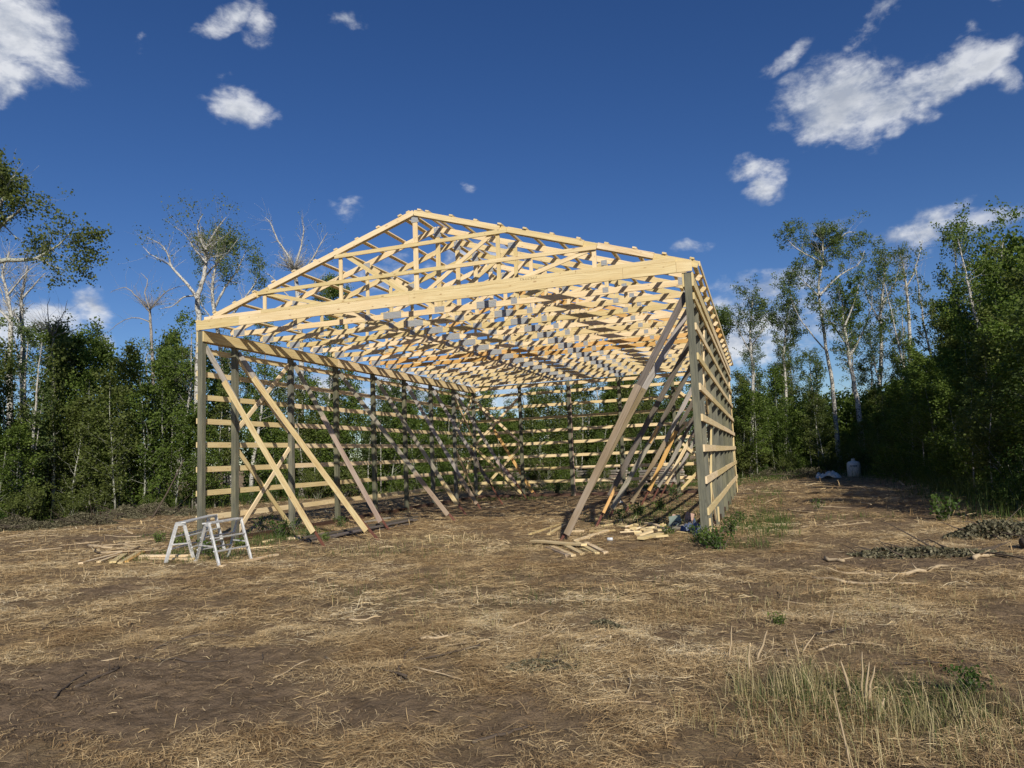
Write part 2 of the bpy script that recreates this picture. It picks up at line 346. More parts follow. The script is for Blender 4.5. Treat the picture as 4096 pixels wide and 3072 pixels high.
# masks: where straw lies, where soil is bare, where grass is green  (world metres)
BARE = [(7.7, -10.4, 3.0, 1.0, .25, 1.35), (10.4, -9.9, 1.3, .5, .1, .8), (9.2, -11.3, 1.5, .3, .1, .7), (8.2, -9.1, 1.5, .35, .1, .8), (15.2, -3.0, 2.6, 1.0, 0, .8), (-6.5, 1.0, 3.5, 3.0, 0, .5), (4.8, -6.2, 1.6, .5, 0, .5), (15.5, 5.0, 2.5, 4.5, 0, .5)]
GREEN = [(1.8, -1.9, 2.0, 1.7, 0, 1.0), (1.0, 1.8, 1.1, 3.2, 0, .9), (13.3, 3.2, .8, 4.5, 0, .9), (12.7, -1.0, .9, .8, 0, .9), (10.5, 8.0, 2.3, 5.5, 0, .6), (15.3, 3.8, 1.0, .6, 0, .8), (13.9, -9.2, .9, .8, 0, .8), (18.6, -3.6, 1.3, 1.0, 0, .9),
         (6.5, -1.0, 3.5, 1.6, 0, .25), (-2.0, 2.5, 3.0, 2.0, 0, .4), (19.0, 6.0, 1.8, 12., 0, .8), (2.5, 16.5, 2.5, 1.5, 0, .6), (10.0, -5.5, 3.0, 1.8, 0, .22), (-16.0, 5.0, 1.2, 8.0, 0, .5), (6.0, 26.0, 9.0, 3.0, 0, .7), (14.7, 30.0, 3.5, 3.0, 0, .8), (13.4, 13.0, .8, 8.0, 0, .5)]
def blob(x, y, L):
    r = np.zeros_like(x)
    for cx_, cy_, ax_, ay_, an, wt in L:
        dx = x-cx_; dy = y-cy_; c_, s_2 = math.cos(an), math.sin(an)
        q = ((dx*c_+dy*s_2)/ax_)**2+((-dx*s_2+dy*c_)/ay_)**2
        r = np.maximum(r, wt*np.clip(1.25-q, 0, 1))
    return r
def m_straw(x, y):
    n_ = fbm(x, y, .9, 21); n2 = fbm(x*.6+y*.15, y*1.7, 1.7, 31)
    return np.clip(1.0-blob(x, y, BARE)*(.55+1.0*n2)-sstep(.57, .72, n_)*.55, 0.0, 1)
def m_green(x, y): return np.clip(blob(x, y, GREEN)*sstep(.32, .6, fbm(x, y, 1.3, 41)), 0, 1)
nx, ny = len(xs), len(yss)
idx = np.arange(nx*ny).reshape(nx, ny)
Fq = np.stack([idx[:-1, :-1], idx[1:, :-1], idx[1:, 1:], idx[:-1, 1:]], -1).reshape(-1, 4)
me = np_mesh('ground', np.stack([X, Y, Z], -1).reshape(-1, 3), Fq, {'straw': m_straw(X, Y).ravel(), 'green': m_green(X, Y).ravel()}, smooth=True)
tag(link('ground', me, MAT['ground_soil']), 'brown cleared soil littered with straw', None, None, 'structure')

# ------------------------------------------------------------------ the barn frame
BW, BL = 12.19, 18.285
PY = [0.0]+[1.219+2.438*i for i in range(8)]
barn = tag(empty('barn_frame', (0, 0, 0)), 'unfinished open timber pole barn frame with roof trusses and green treated posts', 'building')
def part(mb, name, mat, parent=None, label=None, bevel=0.004):
    o = mb.build(name, MAT[mat], parent or barn, bevel=bevel)
    if label: o['label'] = label
    return o
PZ = 5.25
def post(x, y):
    w = .142; g = gzf(x, y)-.3
    part(MB().board((x, y, g), (x, y, PZ), w, w, (0, 1, 0)), 'post', 'treated', bevel=.008)
for y in PY: post(0, y)
for y in PY: post(BW, y)
for i in range(1, 5): post(BW/5*i, BL)
GK = [.5036+.6082*k for k in range(8)]
# girts: boards nailed flat to the outside of the posts
rg = random.Random(3)
SEG = [(-.07, 3.657), (3.657, 8.533), (8.533, 13.409), (13.409, BL+.07)]
for k, z in enumerate(GK):
    for a, b in SEG:
        for xx in (-.071-.021, BW+.071+.021):
            j = rg.uniform(-.008, .008)
            part(MB().board((xx, a+.002, z+j), (xx, b-.002, z+j+rg.uniform(-.006, .006)), .14, .038, (1, 0, 0)), 'girt', 'pine')
    for a, b in ((-.07, 4.876), (4.876, 9.752), (9.752, BW+.07)):
        j = rg.uniform(-.008, .008)
        part(MB().board((a+.002, BL+.092, z+j), (b-.002, BL+.092, z+j), .14, .038, (0, 1, 0)), 'girt', 'pine')
# carrying beams inside and outside the post tops
for x0, sgn in ((0, 1), (BW, -1)):
    for a, b in ((.0-.065, 6.09), (6.094, 12.19), (12.194, BL+.06)):
        part(MB().board((x0+sgn*.092, a, 5.105), (x0+sgn*.092, b, 5.105), .286, .039, (1, 0, 0)), 'carrying_beam', 'pine')
        part(MB().board((x0-sgn*.092, a, 5.105), (x0-sgn*.092, b, 5.105), .286, .039, (1, 0, 0)), 'carrying_beam', 'pine')
part(MB().board((-.05, BL+.092, 5.15), (BW+.05, BL+.092, 5.15), .19, .038, (0, 1, 0)), 'end_beam', 'pine')
# grade boards at ground level
def grade(p, q, n):
    a = Vector((*p, gzf(*p)+.03)); b = Vector((*q, gzf(*q)+.03))
    part(MB().board(a, b, .20, .038, n), 'grade_board', 'rust_board', label='rust brown board half buried at the foot of the posts')
for i in range(len(PY)-1):
    grade((.05, PY[i]+.09), (.05, PY[i+1]-.09), (1, 0, 0)); 
for i in range(len(PY)-1):
    if i != 0: grade((BW-.02, PY[i]+.09), (BW-.02, PY[i+1]-.09), (1, 0, 0))
for i in range(5): grade((BW/5*i+.09, BL-.02), (BW/5*(i+1)-.09, BL-.02), (0, 1, 0))
# front header: lower boards, upper boards
yh = -.071-.02
for a, b in ((-.09, 1.24), (1.243, 5.98), (5.983, 10.9), (10.903, 11.98), (11.983, 12.29)):
    part(MB().board((a, yh, 5.375), (b, yh, 5.375), .236, .038, (0, 1, 0)), 'header_board', 'pine')
for a, b in ((.16, 1.9), (1.903, 7.1), (7.103, 9.9), (9.903, 11.97)):
    part(MB().board((a, yh+.002, 5.537), (b, yh+.002, 5.537), .083, .034, (0, 1, 0)), 'header_board', 'pine')
mk = MB(); r_ = random.Random(2); px_ = 8.66; pts = []
for i in range(34): pts.append((px_+i*.0125+.02*math.sin(i*1.3), yh-.022, 5.52+.028*math.sin(i*1.7+.5)*(1 if i % 7 else 1.8)))
mk.tube(pts, .0013, 4); part(mk, 'pencil_mark', 'stick_dark', bevel=0)
# one truss, in its own XZ plane
ZB, RX, RZ = 5.345, 6.15, 7.40
SL = (RZ-5.42)/(RX-.0)
def tz(x): return RZ-abs(x-RX)*SL-.0      # centre line of the top chords
def make_truss():
    mb = MB(); t_ = .038
    mb.board((-.02, 0, ZB), (4.86, 0, ZB), .138, t_); mb.board((4.862, 0, ZB), (7.30, 0, ZB), .138, t_); mb.board((7.302, 0, ZB), (BW+.04, 0, ZB), .138, t_)
    mb.board((-.12, .001, tz(-.12)), (RX-.004, .001, tz(RX-.004)), .138, t_-.003); mb.board((RX+.004, .001, tz(RX+.004)), (BW+.22, .001, tz(BW+.22)), .138, t_-.003)
    tr = mb.build('truss', MAT['pine'], barn, bevel=.003)
    for x, w in ((1.97, .09), (4.16, .09), (6.16, .115), (8.17, .09), (10.31, .09)):
        MB().board((x, .002, ZB+.06), (x, .002, tz(x)-.06), w, t_-.006).build('web', MAT['pine'], tr)
    for x0, x1 in ((2.03, 4.05), (4.24, 6.03), (8.1, 6.27), (10.25, 8.26)):
        MB().board((x0, -.003, tz(x0)-.09), (x1, -.003, ZB+.09), .09, t_-.010, ext=.02).build('web', MAT['pine'], tr)
    for xc in (4.84, 7.33): MB().board((xc-.31, .001, ZB+.093), (xc+.31, .001, ZB+.093), .045, t_-.004).build('scab_block', MAT['pine'], tr)
    G = []
    for sx in (1, -1):
        X_ = lambda q: q if sx == 1 else BW+.06-q
        G += [(X_(.18), ZB+.035, .36, .17), (X_(1.97), tz(1.97)-.05, .13, .12), (X_(4.16), tz(4.16)-.04, .19, .14), (X_(4.16), ZB+.03, .15, .15), (X_(1.97), ZB+.03, .13, .12), (X_(4.86), ZB+.02, .50, .165)]
    G += [(6.16, RZ-.09, .17, .24), (6.16, ZB+.03, .26, .14)]
    for x, z, w, h in G:
        b_ = MB().board((x-w/2, -.0205, z), (x+w/2, -.0205, z), h, .003); b_.board((x-w/2, .022, z), (x+w/2, .022, z), h, .003)
        b_.build('gusset_plate', MAT['gusset_steel'], tr)
    return tr
tr0 = make_truss()
trusses = [tr0]
for i in range(1, 16):
    c_ = copy_tree(tr0, barn); trusses.append(c_)
for i, c_ in enumerate(trusses):
    c_.location = (rg.uniform(-.015, .015) if i else 0, -.035 if i == 0 else 1.219*i-.02, 0)
for i in (7, 8):                                    # two trusses with orange bottom boards
    for sl_ in [trusses[i]]:
        me = sl_.data.copy(); sl_.data = me; me.materials.clear(); me.materials.append(MAT['pine_orange']); sl_['label'] = 'orange toned roof truss halfway along the barn'
# purlins, laid flat across the top chords
SLA = math.atan(SL)
PX = [6.03, 5.83, 5.25, 4.66, 4.08, 3.49, 2.89, 2.30, 1.72, 1.10, .50, -.04, 6.27, 6.47, 7.06, 7.64, 8.22, 8.80, 9.39, 9.97, 10.56, 11.14, 11.73, 12.27]
for x in PX:
    sg = -1 if x < RX else 1
    nrm = Vector((sg*math.sin(SLA), 0, math.cos(SLA)))
    p = Vector((x, 0, tz(x)+.0))+nrm*(.069+.030)
    y0 = -.10+rg.uniform(-.03, .02)
    part(MB().board(p+Vector((0, y0, 0)), p+Vector((0, BL+.12, 0)), .089, .038, nrm), 'purlin', 'pine')
# boards nailed on the front of the gable rafters
yf = -.035-.02-.022
def frontboard(p, q, w=.125, name='fly_rafter', y=yf, mat='pine'): part(MB().board((p[0], y, p[1]), (q[0], y, q[1]), w, .036, (0, 1, 0)), name, mat)
o_ = .012
frontboard((.45, tz(.45)+o_), (1.74, tz(1.74)+o_)); frontboard((2.12, tz(2.12)+o_), (RX-.003, tz(RX)+o_)); frontboard((RX+.003, tz(RX)+o_), (8.24, tz(8.24)+o_))
frontboard((8.42, tz(8.42)+o_), (10.11, tz(10.11)+o_)); frontboard((10.40, tz(10.40)+o_), (11.55, tz(11.55)+o_), mat='osb_lumber')
frontboard((1.80, 6.015), (6.9, 6.02), .092, 'lateral_brace', yf-.0, 'pine'); frontboard((6.903, 6.02), (10.37, 6.01), .092, 'lateral_brace', yf-.0)
frontboard((4.02, 6.645), (8.40, 6.66), .092, 'lateral_brace')
# fascia on the right eave
part(MB().board((BW+.245, -.05, 5.40), (BW+.245, BL+.1, 5.40), .10, .03, (1, 0, 0)), 'fascia_board', 'pine')
# corner X bracing between posts, set against the girts
def xb(p, q, nn, mat='pine'): part(MB().board(p, q, .125, .036, nn), 'cross_brace', mat)
def xpair_y(x, y0, y1, z0, z1, m2='pine'):
    xb((x, y0, z0), (x, y1, z1), (1, 0, 0)); xb((x-.037, y0, z1), (x-.037, y1, z0), (1, 0, 0), m2)
for y0, y1 in ((PY[1]+.09, PY[2]-.09), (PY[7]+.09, PY[8]-.09)):
    xpair_y(.0-.0, y0, y1, 2.75, 4.75); xpair_y(.0, y0, y1, .02, 2.25)
for y0, y1 in ((PY[1]+.09, PY[2]-.09), (PY[7]+.09, PY[8]-.09)):
    xpair_y(BW+.03, y0, y1, 2.6, 4.7); xpair_y(BW+.03, y0, y1, .05, 2.2)
def xpair_x(y, x0, x1, z0, z1):
    xb((x0, y, z0), (x1, y, z1), (0, 1, 0)); xb((x0, y-.037, z1), (x1, y-.037, z0), (0, 1, 0))
for x0, x1 in ((.09, BW/5-.09), (BW/5*4+.09, BW-.09)):
    xpair_x(BL, x0, x1, 2.45, 4.55); xpair_x(BL, x0, x1, -.02, 2.2)
# uprights on the right wall and a back post doubler
for y in (PY[1]+.10, BL-.1): part(MB().board((BW+.05, y, gzf(BW, y)-.1), (BW+.05, y, 4.95), .04, .04, (1, 0, 0)), 'upright', 'pine')
part(MB().board((BW/5*2+.11, BL-.03, -.25), (BW/5*2+.11, BL-.03, 5.0), .038, .09, (0, 1, 0)), 'upright', 'weathered_pink')
part(MB().board((BW+.10, .12, -.03), (BW+.10, .13, .36), .09, .036, (1, 0, 0)), 'batten', 'pine')
part(MB().board((BW+.10, 3.0, .02), (BW+.10, 3.0, .36), .09, .036, (1, 0, 0)), 'batten', 'pine')
# the long diagonal props, each nailed to a post top and staked to the ground
def prop(y, sgn, top, splice, wood_end, stake_end, m_up, m_lo, label, st0=.86, extra=None):
    """points are (x, z) in the plane y"""
    yy = y+.071+.021
    up = Vector((top[0], yy, top[1])); sp = Vector((splice[0], yy, splice[1])); we = Vector((wood_end[0], yy, wood_end[1])); se = Vector((stake_end[0], yy, stake_end[1]))
    d = (we-up).normalized()
    o = part(MB().board(up, sp+d*.25, .135, .036, (0, 1, 0)), 'prop', m_up, label=label)
    lo = MB().board(sp-d*.35, we, .14, .036, (0, 1, 0))
    for v_ in range(len(lo.V)): lo.V[v_] = (lo.V[v_][0], lo.V[v_][1]-.038, lo.V[v_][2])
    lo.build('spliced_board', MAT[m_lo], o, bevel=.004)
    s0 = up.lerp(we, st0); s0.y += .03; se2 = se.copy(); se2.y += .03
    gd = gzf(se.x, se.y)
    e_ = se2 if se.z < gd-.03 else se2+(se2-s0).normalized()*.12
    MB().board(s0, e_, .055, .04, (0, 1, 0)).build('stake', MAT['rust_stake'], o, bevel=.003)
    if extra: MB().board((extra[0], yy-.075, extra[1]), (extra[2], yy-.075, extra[3]), .075, .034, (0, 1, 0)).build('patch_board', MAT['pine_orange'], o, bevel=.003)
TL = (.04, 4.84)
prop(PY[0], 1, TL, (.84, 3.61), (3.24, .13), (3.46, -.16), 'weathered_grey', 'osb_lumber', 'grey prop spliced with bright lumber at the front left post', .9)
prop(PY[1], 1, TL, (.78, 3.84), (3.94, .03), (4.26, -.23), 'weathered_grey', 'osb_lumber', 'grey prop spliced with bright lumber at the second left post', .9)
prop(PY[2], 1, TL, (1.25, 2.85), (2.95, .03), (3.2, -.24), 'weathered_grey', 'weathered_pink', 'grey prop spliced with pinkish board at the third left post', .92)
prop(PY[3], 1, TL, (3.05, 1.07), (3.95, .0), (4.2, -.25), 'weathered_grey', 'weathered_pink', None, .93)
prop(PY[4], 1, TL, (2.83, .71), (3.22, .13), (3.5, -.22), 'weathered_grey', 'osb_lumber', None, .93)
prop(PY[5], 1, TL, (2.46, .77), (2.95, .0), (3.1, -.25), 'weathered_grey', 'weathered_pink', None, .88)
prop(PY[6], 1, TL, (1.91, 1.78), (2.54, .71), (3.1, -.24), 'weathered_grey', 'weathered_dark', None, .8)
prop(PY[7], 1, TL, (2.2, 1.3), (2.9, .55), (3.4, -.24), 'weathered_grey', 'weathered_pink', None, .85)
prop(PY[8], 1, TL, (1.2, 2.8), (2.88, .01), (3.1, -.25), 'weathered_grey', 'pine_orange', None, .9)
TR = (12.13, 4.86)
prop(PY[0], -1, TR, (10.89, 2.76), (9.40, .06), (9.22, -.12), 'weathered_dark', 'weathered_brown', 'dark prop with a wide brown lower board at the front right post', .84)
prop(PY[1], -1, TR, (10.8, 2.8), (9.17, .16), (8.97, -.15), 'weathered_grey', 'weathered_brown', 'grey prop with brown lower board at the second right post', .9)
prop(PY[2], -1, TR, (10.3, 1.85), (9.6, .62), (9.17, -.2), 'weathered_dark', 'weathered_dark', 'dark prop patched with an orange board near its foot', .86, (9.78, .86, 9.42, .2))
prop(PY[3], -1, TR, (10.5, 2.2), (9.15, .12), (9.0, -.22), 'weathered_dark', 'weathered_grey', None, .9, (10.62, 2.42, 10.35, 1.95))
prop(PY[4], -1, TR, (10.3, 1.7), (9.3, .12), (9.05, -.24), 'weathered_grey', 'weathered_brown', None, .88)
prop(PY[5], -1, TR, (10.4, 2.1), (9.5, .35), (9.15, -.24), 'weathered_dark', 'pine_orange', None, .85)
prop(PY[6], -1, TR, (10.4, 1.9), (9.5, .35), (9.2, -.24), 'weathered_dark', 'weathered_grey', None, .85)
prop(PY[7], -1, TR, (10.5, 2.0), (9.5, .35), (9.2, -.24), 'weathered_dark', 'osb_lumber', None, .85)
prop(PY[8], -1, TR, (10.5, 2.0), (9.5, .35), (9.2, -.24), 'weathered_dark', 'weathered_grey', None, .85)
# ------------------------------------------------------------------ trees
def unit(v): return v/(np.linalg.norm(v)+1e-9)
def curve(rng, p, d, L, n, wig, up):
    """a wandering centre line"""
    pts = [np.array(p, float)]; d = unit(np.array(d, float)); st_ = L/n
    for i in range(n):
        d = unit(d+rng.normal(0, wig, 3)+np.array([0, 0, up])); pts.append(pts[-1]+d*st_)
    return np.array(pts)
def perp(rng, d):
    r = rng.normal(0, 1, 3); r -= d*np.dot(r, d); return unit(r)
def spawn(rng, pts, r0, r1, lvl, maxl, cfg, out, twigs):
    """adds a limb and, from it, its side branches"""
    n = len(pts); k = 9 if lvl == 0 else (6 if lvl == 1 else (4 if lvl == 2 else 3))
    rad = [r0+(r1-r0)*(i/(n-1))**.85 for i in range(n)]
    if r0 > .0035: out.tube([tuple(p) for p in pts], rad, k, cap=False)
    if lvl >= maxl:
        twigs.append(pts); return
    seg = np.linalg.norm(np.diff(pts, axis=0), axis=1); L = seg.sum()
    cnt = max(1, int(round(cfg['n'][lvl]*(L/cfg['ref'][lvl] if 'ref' in cfg else 1))))
    t0 = cfg['t0'][lvl]
    for i in range(cnt):
        t = t0+(1-t0)*((i+rng.random())/cnt); t = min(t, .985); f = t*(n-1); a = int(f); fr = f-a
        p = pts[a]*(1-fr)+pts[a+1]*fr; d = unit(pts[a+1]-pts[a]); q = perp(rng, d)
        if lvl == 0 and 'bias' in cfg: q = unit(q+np.array(cfg['bias'])*.6)
        ang = cfg['ang'][lvl]*rng.uniform(.75, 1.25)
        dd = d*math.cos(ang)+q*math.sin(ang)
        ln = cfg['len'][lvl]*rng.uniform(.6, 1.15)
        if lvl == 0: ln *= cfg['shape']((t-t0)/(1-t0))
        else: ln *= (1-.45*t)*(L/cfg['refl'][lvl] if 'refl' in cfg else 1)
        rr = max(.003, rad[a]*cfg['rr'][lvl]*(1.0 if lvl else (1-.25*t)))
        spawn(rng, curve(rng, p, dd, ln, 5 if lvl == 0 else 4, cfg['wig'], cfg['up'][lvl]), rr, rr*.3, lvl+1, maxl, cfg, out, twigs)
    twigs.append(pts[-2:])
def leaves(rng, twigs, per_m, size, spread, keep=None, minn=1, droop=.5, quad=True):
    """leaf blades strewn along twigs: returns V, F, rnd"""
    C = []
    for tw in twigs:
        L = np.linalg.norm(np.diff(tw, axis=0), axis=1).sum(); n = rng.poisson(per_m*L)+minn
        if keep is not None and not keep(tw, rng): continue
        f = rng.random(n)**.8*(len(tw)-1); a = np.minimum(f.astype(int), len(tw)-2); fr = (f-a)[:, None]
        C.append(tw[a]*(1-fr)+tw[a+1]*fr+rng.normal(0, spread, (n, 3)))
    if not C: return np.zeros((0, 3)), np.zeros((0, 4), int), np.zeros(0)
    return blades(rng, np.concatenate(C), size, droop)
def blades(rng, C, size, droop=.5, aspect=1.0):
    n = len(C); s = (size*rng.uniform(.6, 1.25, n))[:, None]
    a = rng.normal(0, 1, (n, 3)); a[:, 2] -= droop; a /= np.linalg.norm(a, axis=1)[:, None]
    b = rng.normal(0, 1, (n, 3)); b -= a*np.sum(a*b, 1)[:, None]; b /= np.linalg.norm(b, axis=1)[:, None]
    nn = np.cross(a, b)*.15
    V = np.stack([C-a*s*.5, C+b*s*.42*aspect+nn*s, C+a*s*.55, C-b*s*.42*aspect+nn*s], 1).reshape(-1, 3)
    F_ = np.arange(4*n).reshape(n, 4); rnd = np.repeat(np.clip(rng.beta(2, 2.2, n), 0, 1), 4)
    return V, F_, rnd
def gap(sc, th, seed):
    def f(tw, r):
        p = tw[0]; return vnoise(p[0]*1.0+p[1]*.6+seed, p[2]*1.0+p[1]*.4, sc, seed)*.75+r.random()*.25 > th
    return f
def crown_obj(V, F_, rnd, mat, parent): return link('crown', np_mesh('crown', V, F_, {'rnd': rnd}), MAT[mat], parent)
def bark_obj(mb, mat, parent, name='trunk'):
    return mb.build(name, MAT[mat], parent, smooth=True)

# ---- young aspens of the thicket, six different ones, 6 m tall before scaling
SAP = []
def make_sapling(seed, H, nb, blen, bark_, leafm, lpm, t0=.16, size=.085, lean=0.03, bare=None):
    rng = np.random.default_rng(seed); mb = MB(); tw = []
    cfg = {'n': [nb, 5, 0], 't0': [t0, .2, .1], 'ang': [.85, .75, .6], 'len': [blen, blen*.42, .2], 'rr': [.34, .5, .5], 'wig': .13, 'up': [.09, .05, 0],
           'shape': lambda t: (.55+.75*math.sin(math.pi*min(1, t*1.05+.12)))*(1-.35*t)}
    tr = curve(rng, (0, 0, -.15), (lean*rng.normal(), lean*rng.normal(), 1), H, 9, .035, .02)
    spawn(rng, tr, .035*H/6, .006, 0, 2, cfg, mb, tw)
    root = empty('aspen_sapling')
    V, F_, rnd = leaves(rng, tw, lpm, size, .10, keep=bare)
    bark_obj(mb, bark_, root); crown_obj(V, F_, rnd, leafm, root)
    return root, H
SAP.append(make_sapling(1, 6.2, 34, 1.15, 'aspen_bark', 'leaf_green', 66))
SAP.append(make_sapling(2, 6.0, 38, 1.0, 'aspen_bark', 'leaf_green', 72, t0=.08))
SAP.append(make_sapling(3, 6.4, 28, .95, 'birch_bark', 'leaf_olive', 66, t0=.30))
SAP.append(make_sapling(4, 5.6, 36, 1.25, 'aspen_bark', 'leaf_green', 64, t0=.05))
SAP.append(make_sapling(5, 6.2, 24, .85, 'birch_bark', 'leaf_bluish', 70, t0=.34))
SAP.append(make_sapling(6, 6.0, 34, 1.1, 'aspen_bark', 'leaf_olive', 64, t0=.12))
# low bushes
BUSH = []
def make_bush(seed, H, leafm, size=.07, lpm=60, nst=9):
    rng = np.random.default_rng(seed); mb = MB(); tw = []
    cfg = {'n': [9, 3, 0], 't0': [.15, .2, .1], 'ang': [.7, .7, .6], 'len': [H*.36, H*.2, .2], 'rr': [.45, .5, .5], 'wig': .2, 'up': [.05, .03, 0], 'shape': lambda t: 1.1-.5*t}
    for i in range(nst):
        a = rng.uniform(0, 2*math.pi); tr = curve(rng, (rng.normal(0, .1), rng.normal(0, .1), -.1), (.55*math.cos(a), .55*math.sin(a), 1), H*rng.uniform(.6, 1.0), 5, .1, .02)
        spawn(rng, tr, .012*H, .004, 0, 2, cfg, mb, tw)
    root = empty('bush'); V, F_, rnd = leaves(rng, tw, lpm, size, .06)
    mb.build('stem', MAT['aspen_bark'], root, smooth=True); link('foliage', np_mesh('foliage', V, F_, {'rnd': rnd}), MAT[leafm], root)
    return root, H
BUSH.append(make_bush(21, 1.7, 'leaf_green')); BUSH.append(make_bush(22, 1.3, 'leaf_bright', .06)); BUSH.append(make_bush(23, 2.2, 'leaf_olive', .075))

# silhouette of the thicket seen from the clearing: image column -> row of its top
SIL = np.array([(-400, 1330), (0, 1320), (100, 1335), (330, 1290), (420, 1345), (468, 1300), (500, 1390), (540, 1395), (600, 1315), (680, 1330), (720, 1390), (800, 1400), (900, 1430), (1100, 1480), (1300, 1500), (1500, 1520), (1850, 1545), (1960, 1540),
                (2010, 1650), (2060, 1650), (2120, 1560), (2300, 1520), (2500, 1500), (2700, 1500), (2950, 1520), (3050, 1450), (3200, 1440), (3320, 1480), (3450, 1420), (3550, 1380), (3640, 1150), (3714, 1000), (3780, 940), (3900, 890), (3990, 850), (4096, 800), (4600, 740)], float)
EDGE = [(-15.5, -4), (-14.6, 0), (-14.2, 4.5), (-14.8, 8), (-13.4, 10.5), (-13.2, 14), (-13, 19), (-8.5, 23.5), (-3.5, 27), (1, 29), (5.5, 30.5), (11, 33.5), (14.8, 33), (18.9, 30), (19.8, 20), (19.6, 11), (19.3, 4), (19.0, 1.2), (20.8, -1.5)]
E_ = np.array(EDGE, float); segl = np.linalg.norm(np.diff(E_, axis=0), axis=1); cum = np.concatenate([[0], np.cumsum(segl)])
def edge_at(s):
    i = min(len(segl)-1, max(0, int(np.searchsorted(cum, s))-1)); f = (s-cum[i])/segl[i]
    p = E_[i]*(1-f)+E_[i+1]*f; d = (E_[i+1]-E_[i])/segl[i]; return p, np.array([-d[1], d[0]])   # outward normal (left of travel)
def region(x, y):
    if y < 14 and x < 0: return 0
    if x > 17 and y < 26: return 2
    return 1
RN = ['to the left of the barn', 'behind the barn', 'to the right of the barn']
KN = ['leafy young aspen', 'narrow full leafed young aspen', 'pale stemmed olive young aspen', 'broad low branched young aspen', 'white stemmed blue green young aspen', 'dull olive young aspen']
RWN = ['first', 'second', 'third', 'fourth', 'fifth', 'last']
ZN = [(60, 'under the long side limb'), (160, 'around the slim white birch'), (300, 'by the leaning pale birch'), (450, 'under the thin dead tree'), (600, 'left of the crooked birch'), (740, 'right of the crooked birch'), (850, 'just behind the front left post'), (1160, 'seen through the braced front bay'), (1350, 'seen through the second left bay'),
      (1500, 'seen through the third left bay'), (1630, 'seen through the fourth left bay'), (1740, 'seen through the fifth left bay'), (1900, 'behind the back left corner'), (2085, 'seen through the first back bay'), (2275, 'seen through the second back bay'), (2480, 'seen through the middle back bay'), (2715, 'seen through the fourth back bay'), (2930, 'behind the right wall'),
      (3080, 'by the slim birch right of the barn'), (3250, 'left of the leaning pair'), (3400, 'behind the leaning pair'), (3520, 'under the airy birch'), (3640, 'behind the white tank'), (3780, 'on the dark thicket shoulder'), (3900, 'mid way along the dark thicket'), (4010, 'near the end of the dark thicket'), (4096, 'at the right frame edge'), (99999, 'beyond the right frame edge')]
def zone(x, y):
    u = pix((x, y, 1.5))[0]
    for a, nm in ZN:
        if u < a: return nm
rs = np.random.default_rng(77); used = [False]*6; placed = []
def put(proto, used_, k, x, y, sc, rot, lab, cat, grp, sz=None, tilt=0.0):
    if not used_[k]: o = proto[k][0]; used_[k] = True
    else: o = copy_tree(proto[k][0])
    o.location = (x, y, gzf(x, y)); o.rotation_euler = (tilt*math.cos(rot), tilt*math.sin(rot), rot); o.scale = (sc*(sz or 1), sc*(sz or 1), sc)
    tag(o, lab, cat, grp); return o
def inframe(x, y, m_=500):
    u, v, z = pix((x, y, 2)); return z > 0 and -m_ < u < 4096+m_
for row, (d0, step_) in enumerate(((.2, 1.25), (1.7, 1.25), (3.3, 1.35), (5.2, 1.6), (7.2, 1.7), (9.2, 1.9))):
    s = rs.uniform(0, 1)
    while s < cum[-1]:
        p, nrm = edge_at(s); q = p+nrm*(d0+rs.uniform(-.6, .7))+rs.normal(0, .12, 2)
        s += step_*rs.uniform(.75, 1.3)
        if not inframe(*q): continue
        u, v, z = pix((q[0], q[1], 5)); vt = np.interp(u, SIL[:, 0], SIL[:, 1])
        if row == 3 and region(*q) == 1 and rs.random() < .4: continue
        if row > 3 and not (q[0] > 13 and q[1] > 4): continue
        top = 1.69+(at_d(u, vt, z)[2]-1.69)
        H = top*rs.uniform(.88, 1.05)-gzf(*q)
        if row == 0: H *= rs.uniform(.5, .9)
        if region(*q) == 2 and row <= 1: H *= .8
        if q[0] > 17 and q[1] > 7: H = min(H, max(1.8, (q[0]-16.3)/.88))
        if math.hypot(q[0]-17.0, q[1]-20.5) < 1.5: continue
        k = int(rs.integers(0, 6))
        H = max(1.6, min(H, 11.5)); sc = H/SAP[k][1]
        reg = region(*q)
        wid = min(1.5, max(.95, 8.0/H))
        o = put(SAP, used, k, q[0], q[1], sc, rs.uniform(0, 6.28), KN[k]+', '+RWN[row]+' row, '+zone(q[0], q[1]), 'tree', 'young aspens of the thicket', wid, rs.uniform(0, .05))
        placed.append((q[0], q[1]))
ub = [False]*3; BN = ['dense green bush', 'bright green bush', 'dull olive bush']
s = .5
while s < cum[-1]:
    p, nrm = edge_at(s); q = p+nrm*rs.uniform(-.7, .4); s += rs.uniform(.9, 2.2)
    if not inframe(*q, 200): continue
    k = int(rs.integers(0, 3)); sc = rs.uniform(.55, 1.15)
    put(BUSH, ub, k, q[0], q[1], sc, rs.uniform(0, 6.28), BN[k]+(', low, ' if sc < .8 else ', tall, ')+zone(q[0], q[1]), 'bush', 'bushes along the forest edge')

